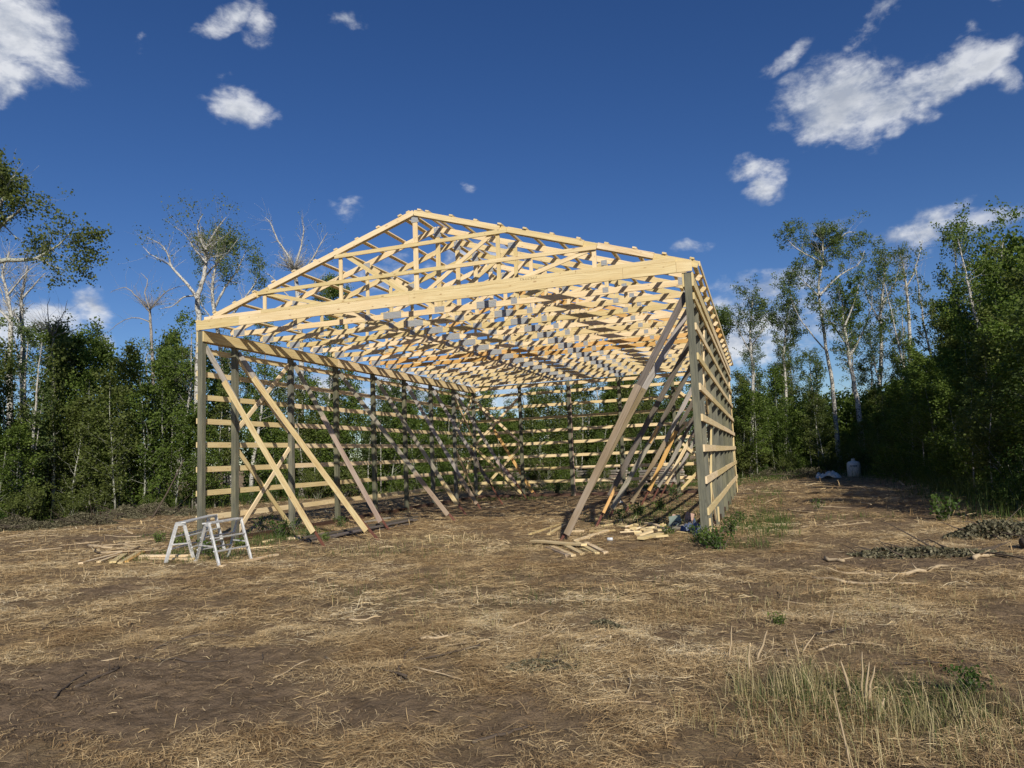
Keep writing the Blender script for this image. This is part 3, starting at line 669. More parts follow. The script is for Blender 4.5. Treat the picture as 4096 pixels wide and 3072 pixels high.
# ---- full grown aspens and birches
def big_tree(seed, base, limbs, cfg, leafm, lab, grp=None, bark_='birch_bark', lpm=30, size=.085, keep=None, name='birch_tree', maxl=3, spread=.09, minn=1):
    """limbs: list of (list of world points, start radius, end radius); the first is the trunk"""
    rng = np.random.default_rng(seed); mb = MB(); tw = []; b = np.array(base, float)
    root = empty(name, tuple(b)); tag(root, lab, 'tree', grp)
    for pts, r0, r1, ct in limbs:
        pts = np.array(pts, float)-b
        # resample with a little wander
        t = np.linspace(0, len(pts)-1, (len(pts)-1)*4+1); i0 = np.minimum(t.astype(int), len(pts)-2); fr = (t-i0)[:, None]
        pm = np.clip(i0-1, 0, None); pn = np.minimum(i0+2, len(pts)-1)
        P0, P1, P2, P3 = pts[pm], pts[i0], pts[i0+1], pts[pn]
        c_ = .5*((2*P1)+(P2-P0)*fr+(2*P0-5*P1+4*P2-P3)*fr**2+(3*P1-P0-3*P2+P3)*fr**3)
        c_ = c_+rng.normal(0, .012, c_.shape)
        c2 = dict(cfg); c2['t0'] = [max(ct, .30)]+list(cfg['t0'][1:])
        spawn(rng, c_, r0, r1, 0, maxl, c2, mb, tw)
    bark_obj(mb, bark_, root)
    if leafm:
        V, F_, rnd = leaves(rng, tw, lpm, size, spread, keep=keep, minn=minn)
        if len(F_): crown_obj(V, F_, rnd, leafm, root)
    return root
def pl(pts, x=None, d=None):
    return [at_x(u, v, x) if x is not None else at_d(u, v, d) for u, v in pts]
def limb(pts, d, r0, r1, ct=.25): return (pl(pts, d=d), r0, r1, ct)
CF = {'n': [20, 8, 6, 0], 'ref': [4.5, 1.6, .7], 'refl': [1, 1.6, .7], 't0': [.3, .2, .15], 'ang': [.85, .75, .7], 'len': [1.6, .8, .45], 'rr': [.27, .5, .5], 'wig': .2, 'up': [.07, .05, .03], 'shape': lambda t: .35+1.15*min(t, .55)-.55*max(0, t-.55)}
def gnd(u, d):
    """foot point on the ground for image column u at depth d"""
    v = 1840
    for _ in range(30):
        p = at_d(u, v, d); g = gzf(p[0], p[1]); v += (p[2]-g)*FPX/d
    return np.array([p[0], p[1], g-.1]), v
# hero birch by the left corner post
d = 35.0; b, vb = gnd(792, d)
big_tree(101, b, [limb([(792, vb), (790, 1600), (795, 1300), (790, 1195), (812, 1120), (823, 1050), (826, 985)], d, .165, .075, .82),
    limb([(826, 990), (850, 940), (880, 900), (905, 868)], d+.3, .065, .012, .15), limb([(824, 1000), (800, 950), (790, 900), (812, 858)], d-.4, .065, .012, .15),
    limb([(790, 1195), (745, 1130), (690, 1070), (672, 1020), (640, 975), (585, 950)], d-.6, .085, .012, .3), limb([(700, 1078), (660, 1050), (600, 1015), (570, 985)], d+.4, .05, .01, .2),
    limb([(792, 1180), (735, 1190), (690, 1225), (640, 1235)], d+.3, .055, .01, .3), limb([(815, 1110), (860, 1060), (900, 1020), (950, 960)], d+.8, .06, .012, .25), limb([(823, 1050), (780, 1000), (750, 950), (700, 905)], d-.2, .05, .01, .3)],
    CF, 'leaf_olive', 'tall white birch with forked sparsely leafed crown rising behind the front left post', bark_='birch_bark', lpm=7, size=.085, keep=lambda tw, r: r.random() < (.5 if tw[0][0] > -.5 else .18), minn=0)
# its neighbour, leafier, further back
d = 41.0; b, vb = gnd(905, d)
big_tree(102, b, [limb([(905, vb), (903, 1600), (895, 1480), (858, 1250), (850, 1150), (865, 1050), (880, 960)], d, .20, .03, .55), limb([(858, 1230), (900, 1150), (950, 1080), (985, 1000)], d+.5, .09, .015, .2),
    limb([(895, 1300), (960, 1220), (1020, 1130), (1050, 1050)], d-.5, .09, .015, .25), limb([(870, 1300), (820, 1240), (790, 1180)], d, .06, .015, .2)],
    CF, 'leaf_bluish', 'leafy birch directly behind the tall forked one at the left corner', lpm=26, size=.09, keep=gap(.9, .50, 8))
# bare crowned tree behind the left rafter
d = 44.0; b, vb = gnd(1205, d)
big_tree(103, b, [limb([(1205, vb), (1204, 1650), (1205, 1450), (1195, 1250), (1185, 1130), (1178, 1075)], d, .21, .11, .9), limb([(1178, 1080), (1150, 1020), (1110, 960), (1085, 895), (1060, 870)], d, .09, .012, .2),
    limb([(1178, 1080), (1200, 1000), (1215, 930), (1210, 875)], d+.6, .09, .012, .2), limb([(1185, 1110), (1240, 1050), (1280, 980), (1310, 930)], d-.5, .08, .012, .2), limb([(1195, 1230), (1130, 1160), (1090, 1110), (1060, 1090)], d, .06, .012, .3), limb([(1190, 1180), (1250, 1140), (1300, 1090)], d+1, .05, .012, .3)],
    CF, 'leaf_olive', 'nearly bare grey crowned birch rising behind the left rafter', lpm=2.5, size=.08, keep=lambda tw, r: r.random() < .12, minn=0)
d = 46.0; b, vb = gnd(1330, d)
big_tree(104, b, [limb([(1330, vb), (1325, 1600), (1320, 1300), (1322, 1150)], d, .17, .03, .5)], CF, 'leaf_green', 'leafy aspen seen through the left rafters between bare birches', lpm=34, size=.09)
# small bare tree left of the barn
d = 36.0; b, vb = gnd(610, d)
big_tree(105, b, [limb([(610, vb), (612, 1500), (602, 1290), (598, 1230)], d, .10, .05, .93), limb([(600, 1250), (550, 1190), (500, 1150), (440, 1170)], d, .045, .008, .2), limb([(598, 1235), (580, 1170), (590, 1120), (560, 1090)], d-.4, .04, .008, .2), limb([(600, 1240), (650, 1180), (700, 1150), (750, 1140)], d+.4, .04, .008, .2), limb([(603, 1290), (540, 1270), (480, 1290), (430, 1330)], d, .035, .008, .3)],
    CF, None, 'small leafless tree with drooping fan of twigs above the left thicket', bark_='dead_bark')
# big leafy aspen reaching in at the left frame edge
d = 27.0; b, vb = gnd(-70, d)
big_tree(106, b, [limb([(-70, vb), (-60, 1500), (-50, 1200), (-60, 1000), (-40, 880), (-30, 790), (-10, 720)], d, .24, .03, .55), limb([(-60, 1060), (30, 1040), (120, 1040), (180, 1015), (235, 980), (285, 930)], d+.2, .11, .015, .3), limb([(-50, 950), (30, 880), (80, 840), (110, 800)], d, .09, .015, .25),
    limb([(-40, 870), (10, 800), (30, 740), (60, 700)], d-.5, .08, .015, .2), limb([(140, 1030), (200, 1060), (250, 1080)], d, .04, .01, .2), limb([(-50, 1000), (-120, 900), (-180, 800)], d, .09, .015, .2), limb([(-30, 860), (10, 900), (80, 960)], d+.5, .05, .012, .2)],
    CF, 'leaf_olive', 'large leafy aspen with a long side limb reaching across the sky at left', bark_='aspen_bark', lpm=30, size=.10, keep=gap(.9, .56, 3), spread=.12)
for j, (u, tops, lab) in enumerate(((40, [(45, 1290), (30, 1180), (10, 1090), (40, 1010)], 'bare white birch below the long limb at left'), (92, [(88, 1290), (85, 1200), (100, 1120), (110, 1060)], 'dark limbed bare birch beside the white one at left'))):
    d = 34+j*1.5; b, vb = gnd(u, d)
    big_tree(110+j, b, [limb([(u, vb), (u, 1600), (u, 1400)]+tops, d, .17, .03, .5), limb([tops[0], (tops[0][0]-60, tops[0][1]-70), (tops[0][0]-90, tops[0][1]-150)], d, .07, .012, .2), limb([tops[1], (tops[1][0]+60, tops[1][1]-70), (tops[1][0]+100, tops[1][1]-110)], d, .06, .012, .2)], CF, 'leaf_olive', lab, lpm=3, size=.08, keep=lambda tw, r: r.random() < .15, minn=0)
d = 33; b, vb = gnd(215, d)
big_tree(112, b, [limb([(215, vb), (215, 1500), (212, 1330)], d, .08, .05, .9), limb([(214, 1360), (235, 1290), (260, 1240), (270, 1200)], d, .035, .006, .2), limb([(214, 1350), (260, 1330), (300, 1320), (325, 1300)], d, .035, .006, .3), limb([(213, 1340), (195, 1280), (190, 1230), (200, 1190)], d, .035, .006, .2)], CF, None, 'thin dead tree with curling bare twigs above the left thicket', bark_='dead_bark')
# slim white trunks standing at the left edge of the clearing
def slim(seed, pts, d, r, lab, leafm='leaf_green', t=.35, side=(), lpm=40, bark_='birch_bark', n=(14, 5, 4, 0), ln=(1.0, .5, .3)):
    if d is None:
        gp = at_d(pts[0][0], pts[0][1], 10); r_a = ray(*pts[0]); z_ = -.2
        for _ in range(20): gp = CAM+r_a*(z_-CAM[2])/r_a[2]; z_ = .5*z_+.5*gzf(gp[0], gp[1])
        d = float((gp-CAM)@_F)
    b, vb = gnd(pts[0][0], d); c2 = dict(CF); c2['n'] = list(n); c2['len'] = list(ln)
    L = [limb([(pts[0][0], vb)]+list(pts[1:]), d, r, .012, t)]
    for s_ in side: L.append(limb(s_, d, r*.3, .008, .35))
    return big_tree(seed, b, L, c2, leafm, lab, bark_=bark_, lpm=lpm, size=.08, maxl=3, keep=lambda tw, r: r.random() < .7)
slim(120, [(113, 2093), (125, 1850), (140, 1660), (152, 1500), (168, 1370)], None, .085, 'slim white birch trunk nearest the left frame edge', side=[[(120, 1880), (95, 1850), (80, 1820)]])
slim(121, [(236, 2040), (256, 1820), (272, 1640), (285, 1500), (300, 1380)], None, .085, 'slim leaning pale birch trunk second from the left', t=.4)
slim(122, [(268, 2035), (285, 1850), (300, 1700), (310, 1560)], None, .05, 'thin grey aspen stem close beside the leaning pale birch', bark_='aspen_bark')
slim(123, [(622, 2040), (636, 1860), (622, 1790), (616, 1660), (612, 1580), (590, 1510), (584, 1440), (600, 1400)], None, .13, 'crooked white birch with stubby side limbs left of the barn', t=.78,
     side=[[(618, 1665), (580, 1620), (530, 1580)], [(618, 1668), (650, 1665)], [(638, 1830), (660, 1800), (690, 1790)], [(620, 1840), (600, 1832), (580, 1838)], [(612, 1590), (625, 1560), (655, 1530)], [(595, 1545), (620, 1520), (640, 1500)]], n=(10, 5, 4, 0))
# birch trunks seen through the left wall
for j, (u, vt, d, r) in enumerate(((928, 1350, 39, .12), (1560, 1430, 48, .12), (1770, 1480, 51, .13), (2560, 1450, 53, .11), (2240, 1440, 56, .11))):
    slim(130+j, [(u, 0), (u-8, 1700), (u+6, 1560), (u+3*(j % 3), vt)], d, r, ['white birch trunk seen through the front bay of the left wall', 'grey white birch behind the middle of the left wall', 'birch standing behind the far left corner of the barn', 'pale birch seen high through the back wall at right', 'birch seen through the second bay of the back wall'][j], t=.5, leafm='leaf_bluish' if j % 2 else 'leaf_olive', n=(18, 6, 4, 0), ln=(1.3, .6, .35), lpm=26)
# right hand pair of leaning birches
d = 45.0; b, vb = gnd(3360, d)
big_tree(140, b, [limb([(3362, vb), (3350, 1760), (3338, 1640), (3325, 1500), (3308, 1420), (3290, 1290), (3275, 1150), (3292, 1040), (3290, 990), (3294, 940)], d, .17, .03, .5), limb([(3288, 1050), (3230, 1020), (3180, 990), (3150, 960)], d, .07, .012, .2), limb([(3290, 1000), (3350, 960), (3390, 930), (3420, 930)], d+.6, .07, .012, .2),
    limb([(3280, 1190), (3220, 1130), (3170, 1080)], d, .06, .012, .3), limb([(3280, 1180), (3360, 1100), (3430, 1060), (3460, 1000)], d-.6, .08, .012, .2), limb([(3300, 1400), (3210, 1290), (3160, 1180), (3155, 1120)], d+.5, .05, .01, .3), limb([(3290, 960), (3265, 940), (3245, 920)], d, .05, .01, .2)],
    CF, 'leaf_bluish', 'tall leaning birch with open crown, left one of the pair at right', lpm=24, size=.10, keep=gap(1.0, .40, 5))
d = 44.0; b, vb = gnd(3452, d)
big_tree(141, b, [limb([(3455, vb), (3440, 1700), (3425, 1580), (3400, 1450), (3385, 1350), (3370, 1260), (3375, 1170)], d, .20, .03, .45), limb([(3395, 1430), (3450, 1330), (3480, 1250), (3490, 1180)], d, .08, .012, .2), limb([(3390, 1380), (3330, 1300), (3300, 1240)], d+.5, .07, .012, .2), limb([(3380, 1300), (3420, 1200), (3440, 1120)], d-.5, .06, .012, .2)],
    CF, 'leaf_green', 'thick leaning birch with dense lower crown, right one of the pair at right', lpm=30, size=.10, keep=gap(.9, .45, 4))
d = 49.0; b, vb = gnd(3515, d)
big_tree(142, b, [limb([(3515, vb), (3520, 1700), (3518, 1560), (3525, 1400), (3522, 1270), (3530, 1180), (3538, 1090), (3540, 1030)], d, .20, .03, .4), limb([(3525, 1300), (3480, 1210), (3450, 1130)], d, .07, .012, .2), limb([(3527, 1220), (3580, 1130), (3600, 1050)], d, .07, .012, .2)],
    CF, 'leaf_bluish', 'straight white birch with airy crown right of the leaning pair', lpm=24, size=.10, keep=lambda tw, r: r.random() < .5)
d = 50.0; b, vb = gnd(3650, d)
big_tree(143, b, [limb([(3650, vb), (3640, 1400), (3630, 1200), (3615, 1080), (3600, 1010)], d, .17, .03, .5), limb([(3625, 1150), (3660, 1080), (3680, 1000), (3690, 960)], d, .07, .012, .2)], CF, None, 'bare topped birch between the airy birch and the dark thicket', bark_='birch_bark')
d = 45.0; b, vb = gnd(3008, d)
big_tree(144, b, [limb([(3005, vb), (3008, 1700), (3012, 1500), (3000, 1350), (3005, 1270), (3010, 1195)], d, .15, .03, .3), limb([(3005, 1420), (2960, 1330), (2945, 1270)], d, .05, .012, .2), limb([(3008, 1380), (3055, 1310), (3065, 1250)], d, .05, .012, .2)],
    CF, 'leaf_bluish', 'slim white birch standing just right of the barn wall', lpm=26, size=.09, keep=lambda tw, r: r.random() < .7)
d = 47.0; b, vb = gnd(3140, d)
big_tree(145, b, [limb([(3140, vb), (3145, 1600), (3135, 1420), (3145, 1320), (3150, 1250)], d, .13, .03, .3)], CF, 'leaf_bluish', 'thin leafy birch between the slim birch and the leaning pair', lpm=30, size=.09)
d = 48.0; b, vb = gnd(2860, d)
big_tree(146, b, [limb([(2860, vb), (2860, 1600), (2865, 1420), (2870, 1300)], d, .18, .04, .4)], CF, 'leaf_green', 'dense dark aspen crown peeking out behind the right eave', lpm=50, size=.10)
# more grown aspens standing back in the woods, copies of two
def generic(seed, leafm, lab):
    rng = np.random.default_rng(seed); tr = curve(rng, (0, 0, -.2), (0, 0, 1), 11, 9, .05, .03); b = np.zeros(3)
    c2 = dict(CF); c2['n'] = [14, 6, 4, 0]; c2['len'] = [2.0, .9, .4]
    return big_tree(seed, (0, 0, 0), [(tr, .14, .02, .42)], c2, leafm, lab, lpm=32, size=.105, name='aspen_tree', keep=gap(.8, .48, seed % 9)), 11.0
GEN = [generic(151, 'leaf_olive', 'x'), generic(152, 'leaf_bluish', 'x'), generic(153, 'leaf_green', 'x')]
ug = [False]*3; r5 = np.random.default_rng(9)
for (u, d, vt) in ((60, 34, 1330), (180, 36, 1300), (350, 35, 1340), (700, 36, 1320), (1000, 40, 1330), (1260, 44, 1330), (1400, 45, 1440), (1620, 47, 1490), (1740, 50, 1510), (1830, 52, 1480), (1900, 50, 1530), (2110, 55, 1520), (2190, 52, 1500), (2330, 54, 1470),
                   (2430, 52, 1450), (2520, 56, 1480), (2620, 54, 1450), (2730, 55, 1440), (3080, 58, 1400), (3260, 52, 1420), (3200, 54, 1360), (3420, 54, 1290), (3600, 52, 1210), (3130, 50, 1450), (3560, 48, 1330), (3480, 50, 1350), (3700, 46, 1060), (3790, 42, 990), (3880, 38, 940), (3960, 34, 900), (4060, 30, 850)):
    p = at_d(u, 1800, d); top = at_d(u, vt, d)[2]; k = int(r5.integers(0, 3)); sc = max(.4, (top-gzf(p[0], p[1]))/11.0)
    reg = 0 if u < 1300 else (1 if u < 2950 else 2)
    o = put(GEN, ug, k, p[0], p[1], sc, r5.uniform(0, 6.28), ['olive grown aspen', 'blue green grown aspen', 'full green grown aspen'][k]+' standing far back, '+zone(p[0], p[1]), 'tree', 'grown aspens standing back in the woods', min(1.2, max(.8, 1/sc)))

# ---- the wood beyond, one mass
rw = np.random.default_rng(31); n = 600000
ss = rw.uniform(0, cum[-1], n); P_e = []; 
ii = np.clip(np.searchsorted(cum, ss)-1, 0, len(segl)-1); ff = ((ss-cum[ii])/segl[ii])[:, None]
pp = E_[ii]*(1-ff)+E_[ii+1]*ff; dd = (E_[ii+1]-E_[ii])/segl[ii][:, None]; nn_ = np.stack([-dd[:, 1], dd[:, 0]], 1)
q = pp+nn_*rw.uniform(6.5, 13, n)[:, None]; cw = rw.random(n) < .14; q[cw] = np.stack([rw.uniform(11, 24, cw.sum()), rw.uniform(36, 44, cw.sum())], 1)
clump = fbm(q[:, 0], q[:, 1], .8, 51)
hz = rw.random(n)**1.15*(2.6+4.0*clump); keep = rw.random(n) < sstep(.30, .62, vnoise(q[:, 0]+q[:, 1]*.3, hz*1.0, 1.6, 3)*.6+clump*.4)+.32+.6*(hz < 2.6)
C_ = np.stack([q[:, 0], q[:, 1], gz(q[:, 0], q[:, 1])+hz], 1)[keep]
V, F_, rnd = blades(rw, C_, .17)
tag(link('far_woods', np_mesh('far_woods', V, F_, {'rnd': rnd}), MAT['leaf_green']), 'deep green leaf mass of the woods behind the first trees', 'woods', None, 'stuff')
# undergrowth along the forest edge: leaves and long grass
n = 34000; ss = rw.uniform(0, cum[-1], n); ii = np.clip(np.searchsorted(cum, ss)-1, 0, len(segl)-1); ff = ((ss-cum[ii])/segl[ii])[:, None]
pp = E_[ii]*(1-ff)+E_[ii+1]*ff; dd = (E_[ii+1]-E_[ii])/segl[ii][:, None]; nn_ = np.stack([-dd[:, 1], dd[:, 0]], 1)
dist = rw.uniform(-1.3, 7, n); q = pp+nn_*dist[:, None]; cl = fbm(q[:, 0], q[:, 1], 1.1, 61)
hz = rw.random(n)*(.2+1.2*cl)*sstep(-1.0, 1.5, dist); keep = (cl > .42) & ((dist > -.5) | (q[:, 0] > 10))
V, F_, rnd = blades(rw, np.stack([q[:, 0], q[:, 1], gz(q[:, 0], q[:, 1])+hz], 1)[keep], .085)
tag(link('undergrowth', np_mesh('undergrowth', V, F_, {'rnd': rnd}), MAT['leaf_green']), 'low leafy undergrowth along the forest edge', 'undergrowth', None, 'stuff')
# ------------------------------------------------------------------ small things on the ground
def gpt(u, v):
    """point of the terrain seen at an image position"""
    r = ray(u, v); z = 0.0
    for _ in range(25):
        p = CAM+r*(z-CAM[2])/r[2]; z = .5*z+.5*gzf(p[0], p[1])
    return Vector((p[0], p[1], gzf(p[0], p[1])))
def slick(mb, p, q, w, t, zl=0.0, z2=None, roll=0.0):
    p = Vector(p); q = Vector(q); p.z += zl+t/2; q.z += (zl if z2 is None else z2)+t/2
    d = (q-p).normalized(); n = Vector((0, 0, 1)); n.rotate(Matrix.Rotation(roll, 3, d)); mb.board(p, q, w, t, n)
def gboard(a, b, w, t, mat, label, zl=0.0, z2=None, roll=0.0, name='loose_board', cat='board', grp=None, mid=None):
    mb = MB(); slick(mb, gpt(*a), gpt(*b), w, t, zl, z2, roll)
    return tag(mb.build(name, MAT[mat], None, bevel=.003), label, cat, grp)
GL = 'offcut boards left of the ladders'
for a, b, w, t_2, mt, lb, zl in (((322, 2262), (489, 2213), .09, .038, 'pine', 'longest pale board of the fan left of the ladder trestles', 0), ((394, 2252), (478, 2222), .09, .038, 'pine', 'short board lying close to the longest board of the left fan', .0),
        ((451, 2254), (498, 2220), .13, .038, 'pine', 'wide short board in the middle of the left fan', 0), ((480, 2256), (553, 2213), .09, .038, 'pine', 'upper board of the right hand pair in the left fan', 0), ((507, 2250), (575, 2210), .09, .038, 'pine_orange', 'board nearest the yellow bundle in the left fan', 0),
        ((566, 2236), (768, 2240), .14, .038, 'pine', 'lower board of the yellow two board stack beside the left trestle', 0), ((567, 2234), (752, 2236), .14, .038, 'pine', 'upper board of the yellow two board stack beside the left trestle', .04),
        ((883, 2266), (1109, 2222), .09, .038, 'osb_lumber', 'long tan board lying in the straw right below the right trestle', 0), ((887, 2203), (1100, 2188), .06, .02, 'pine', 'pale thin strip lying in grass behind the right trestle', .01),
        ((1060, 2170), (1090, 2162), .14, .04, 'pine', 'small pale block in the green grass beside the dark planks', 0), ((1150, 2158), (1200, 2154), .16, .05, 'osb_lumber', 'tan offcut slab at the left end of the dark planks', 0),
        ((1160, 2150), (1300, 2135), .09, .038, 'weathered_pink', 'pinkish board lying behind the dark planks', 0), ((1432, 2098), (1560, 2077), .10, .05, 'weathered_grey', 'grey short plank behind the dark planks by the fourth post', .02)):
    gboard(a, b, w, t_2, mt, lb, zl, grp=GL if 'fan' in lb else None)
DK = [((1209, 2166), (1565, 2100), 0, 'bottom left plank of the dark plank bundle'), ((1225, 2172), (1640, 2098), 0, 'front plank of the dark plank bundle'), ((1215, 2160), (1600, 2092), .045, 'second layer rear plank of the dark plank bundle'),
      ((1235, 2168), (1665, 2087), .045, 'longest plank of the dark plank bundle'), ((1290, 2156), (1668, 2081), .09, 'top plank of the dark plank bundle'), ((1330, 2160), (1655, 2092), .09, 'second topmost plank of the dark plank bundle')]
for a, b, zl, lb in DK: gboard(a, b, .14, .04, 'weathered_dark', lb, zl, grp='dark planks stacked left of the opening', name='dark_plank')
GRt = 'offcut boards in the scrap heap at the right post'
SB = [((2120, 2140), (2260, 2094), .09, .04, 'pine', 'long pale board running up to the foot of the front prop'), ((2194, 2140), (2262, 2101), .09, .04, 'pine', 'shorter pale board beside the foot of the front prop'),
      ((2262, 2130), (2339, 2127), .09, .04, 'pine', 'pale board just right of the front prop foot'), ((2362, 2128), (2457, 2125), .09, .04, 'pine', 'pale board in line with the one by the prop foot'), ((2303, 2167), (2434, 2125), .09, .04, 'pine', 'long pale board slanting up from the front fan of offcuts'),
      ((2190, 2194), (2271, 2228), .09, .04, 'weathered_pink', 'pinkish leftmost stick of the front fan of offcuts'), ((2206, 2190), (2294, 2228), .09, .04, 'pine', 'second stick of the front fan of offcuts'), ((2244, 2176), (2330, 2221), .09, .04, 'pine', 'middle stick of the front fan of offcuts'),
      ((2303, 2171), (2389, 2217), .09, .04, 'pine', 'fourth stick of the front fan of offcuts'), ((2344, 2176), (2425, 2217), .09, .04, 'pine', 'rightmost stick of the front fan of offcuts'), ((2325, 2200), (2365, 2214), .09, .04, 'pine', 'short block in the gap of the front fan of offcuts'),
      ((2583, 2106), (2689, 2114), .09, .05, 'pine', 'pale board along the back of the scrap heap'), ((2669, 2128), (2780, 2096), .14, .04, 'weathered_grey', 'grey wide board slanting to the foot of the right post'), ((2552, 2150), (2608, 2139), .09, .04, 'pine', 'short pale board at the front of the scrap heap'),
      ((2562, 2167), (2651, 2139), .14, .05, 'pine', 'wide pale board at the front of the scrap heap'), ((2619, 2164), (2667, 2152), .09, .04, 'pine', 'small front board nearest the camera in the scrap heap'), ((2407, 2107), (2452, 2107), .09, .04, 'pine', 'short board at the far left of the scrap heap'),
      ((2480, 2112), (2535, 2118), .19, .05, 'pine', 'thick pale block end in the middle of the scrap heap'), ((2710, 2136), (2769, 2140), .07, .02, 'pine', 'thin white strip by the foot of the right post'), ((2480, 2142), (2560, 2136), .05, .02, 'pine', 'thin lath in front of the scrap heap'),
      ((2470, 2156), (2520, 2146), .04, .02, 'osb_lumber', 'thin tan lath left of the wide front board'), ((2500, 2128), (2600, 2124), .09, .04, 'pine', 'pale stick across the middle of the scrap heap'), ((2560, 2122), (2640, 2134), .09, .04, 'osb_lumber', 'tan stick crossing the scrap heap'),
      ((2620, 2112), (2680, 2130), .09, .04, 'pine', 'pale stick lying under the grey wide board'), ((2590, 2118), (2655, 2112), .12, .03, 'pine', 'flat pale board near the green sheet')]
for i, (a, b, w, t_2, mt, lb) in enumerate(SB):
    gboard(a, b, w, t_2, mt, lb, .0 if i < 11 else (.02*(i % 4)), .0 if i < 11 else (.025*((i+1) % 3)), grp=GRt if i > 10 else None, roll=.08*((i*7) % 5-2)/2)
gboard((2131, 2178), (2337, 2194), .14, .04, 'pine', 'thick pale board laid across the front fan of offcuts', .055, .05)
rb = random.Random(8)
BLK = 'small pale wood blocks in the scrap heap'
for i in range(12):
    u = rb.uniform(2500, 2660); v = rb.uniform(2108, 2140); a = rb.uniform(0, 3.1); p = gpt(u, v); L = rb.uniform(.08, .2)
    mb = MB(); q = p+Vector((math.cos(a)*L, math.sin(a)*L, 0)); slick(mb, p, q, .09, .04, rb.uniform(0, .08), rb.uniform(0, .08), rb.uniform(-.5, .5))
    tag(mb.build('wood_block', MAT['pine' if i % 3 else 'osb_lumber'], None, bevel=.003), 'small cut wood block lying among the boards of the scrap heap', 'wood block', BLK)
# bent green sheet metal piece, foam blocks, straps, film, can
p = gpt(2700, 2106); mb = MB()
mb.board(p+Vector((-.15, 0, .06)), p+Vector((.16, -.05, .12)), .30, .006, (0.1, -.45, 1)); mb.board(p+Vector((-.15, .12, .17)), p+Vector((.14, .08, .23)), .12, .006, (0.1, -1, .2)); mb.board(p+Vector((-.14, -.14, .03)), p+Vector((.17, -.2, .08)), .05, .006, (0, -1, 0))
tag(mb.build('bent_sheet', MAT['green_sheet'], None), 'bent grey green sheet piece on the scrap heap by the right post', 'sheet metal')
for (u, v), h, lb in (((2700, 2092), .2, 'upright tan foam block behind the green sheet'), ((2756, 2092), .26, 'larger pinkish foam block next to the right post')):
    p = gpt(u, v); mb = MB(); mb.board(p+Vector((-.03, 0, 0)), p+Vector((.05, .03, h)), .22, .07, (0.25, -1, .1))
    tag(mb.build('foam_block', MAT['pink_foam'], None, bevel=.015), lb, 'foam block')
for j, (u, v, s_) in enumerate(((2600, 2098, 1.0), (2740, 2106, .6))):
    p = gpt(u, v); mb = MB(); rr = random.Random(j)
    for i in range(7):
        a = rr.uniform(0, 6.28); c0 = p+Vector((rr.uniform(-.25, .25)*s_, rr.uniform(-.2, .2), .03)); pts = []
        rx, ry = rr.uniform(.15, .42)*s_, rr.uniform(.06, .16)
        for q in range(15):
            th = q*.38; pts.append(c0+Vector((rx*math.cos(th+a), ry*math.sin(th+a), .05+.06*math.sin(th*1.7+i))))
        mb.tube(pts, .006, 5)
    tag(mb.build('strap_tangle', MAT['black_strap'], None, smooth=True), ['wide tangle of black straps behind the pale scrap boards', 'small knot of black strap beside the green sheet'][j], 'strap')
def crumple(name, u, v, sx, sy, h, mat, label, cat, seed):
    p = gpt(u, v); n_ = 22; rr = np.random.default_rng(seed); a, b_ = np.meshgrid(np.linspace(-1, 1, n_), np.linspace(-1, 1, n_), indexing='ij')
    zz = np.abs(vnoise(a+seed, b_, 2.6, 3)-.5)*2*h+np.abs(vnoise(a, b_+seed, 6, 7)-.5)*h; zz *= np.clip(1.4-(a*a+b_*b_), .05, 1)
    Vv = np.stack([a*sx+p.x+.05*vnoise(a, b_, 3, 2), b_*sy+p.y, zz+p.z+.012], -1).reshape(-1, 3); id_ = np.arange(n_*n_).reshape(n_, n_)
    me = np_mesh(name, Vv, np.stack([id_[:-1, :-1], id_[1:, :-1], id_[1:, 1:], id_[:-1, 1:]], -1).reshape(-1, 4))
    o = link(name, me, MAT[mat]); sd = o.modifiers.new('thick', 'SOLIDIFY'); sd.thickness = .002; return tag(o, label, cat)
crumple('plastic_film', 2762, 2128, .22, .16, .2, 'blue_film', 'crumpled blue plastic film at the foot of the right post', 'plastic film', 4)
crumple('paper_scrap', 2785, 2140, .09, .07, .08, 'paper_white', 'crumpled white paper beside the blue film', 'paper', 6)
crumple('paper_scrap', 2482, 2012, .07, .06, .07, 'paper_white', 'white scrap on the shaded barn floor behind the front props', 'paper', 9)
p = gpt(2440, 2164); mb = MB(); mb.tube([p+Vector((-.055, 0, .034)), p+Vector((-.05, .002, .034)), p+Vector((.045, .02, .034)), p+Vector((.055, .022, .034))], [.024, .033, .033, .024], 16)
tag(mb.build('drink_can', MAT['can_metal'], None, smooth=True), 'pale drink can lying in the straw by the scrap heap', 'can')

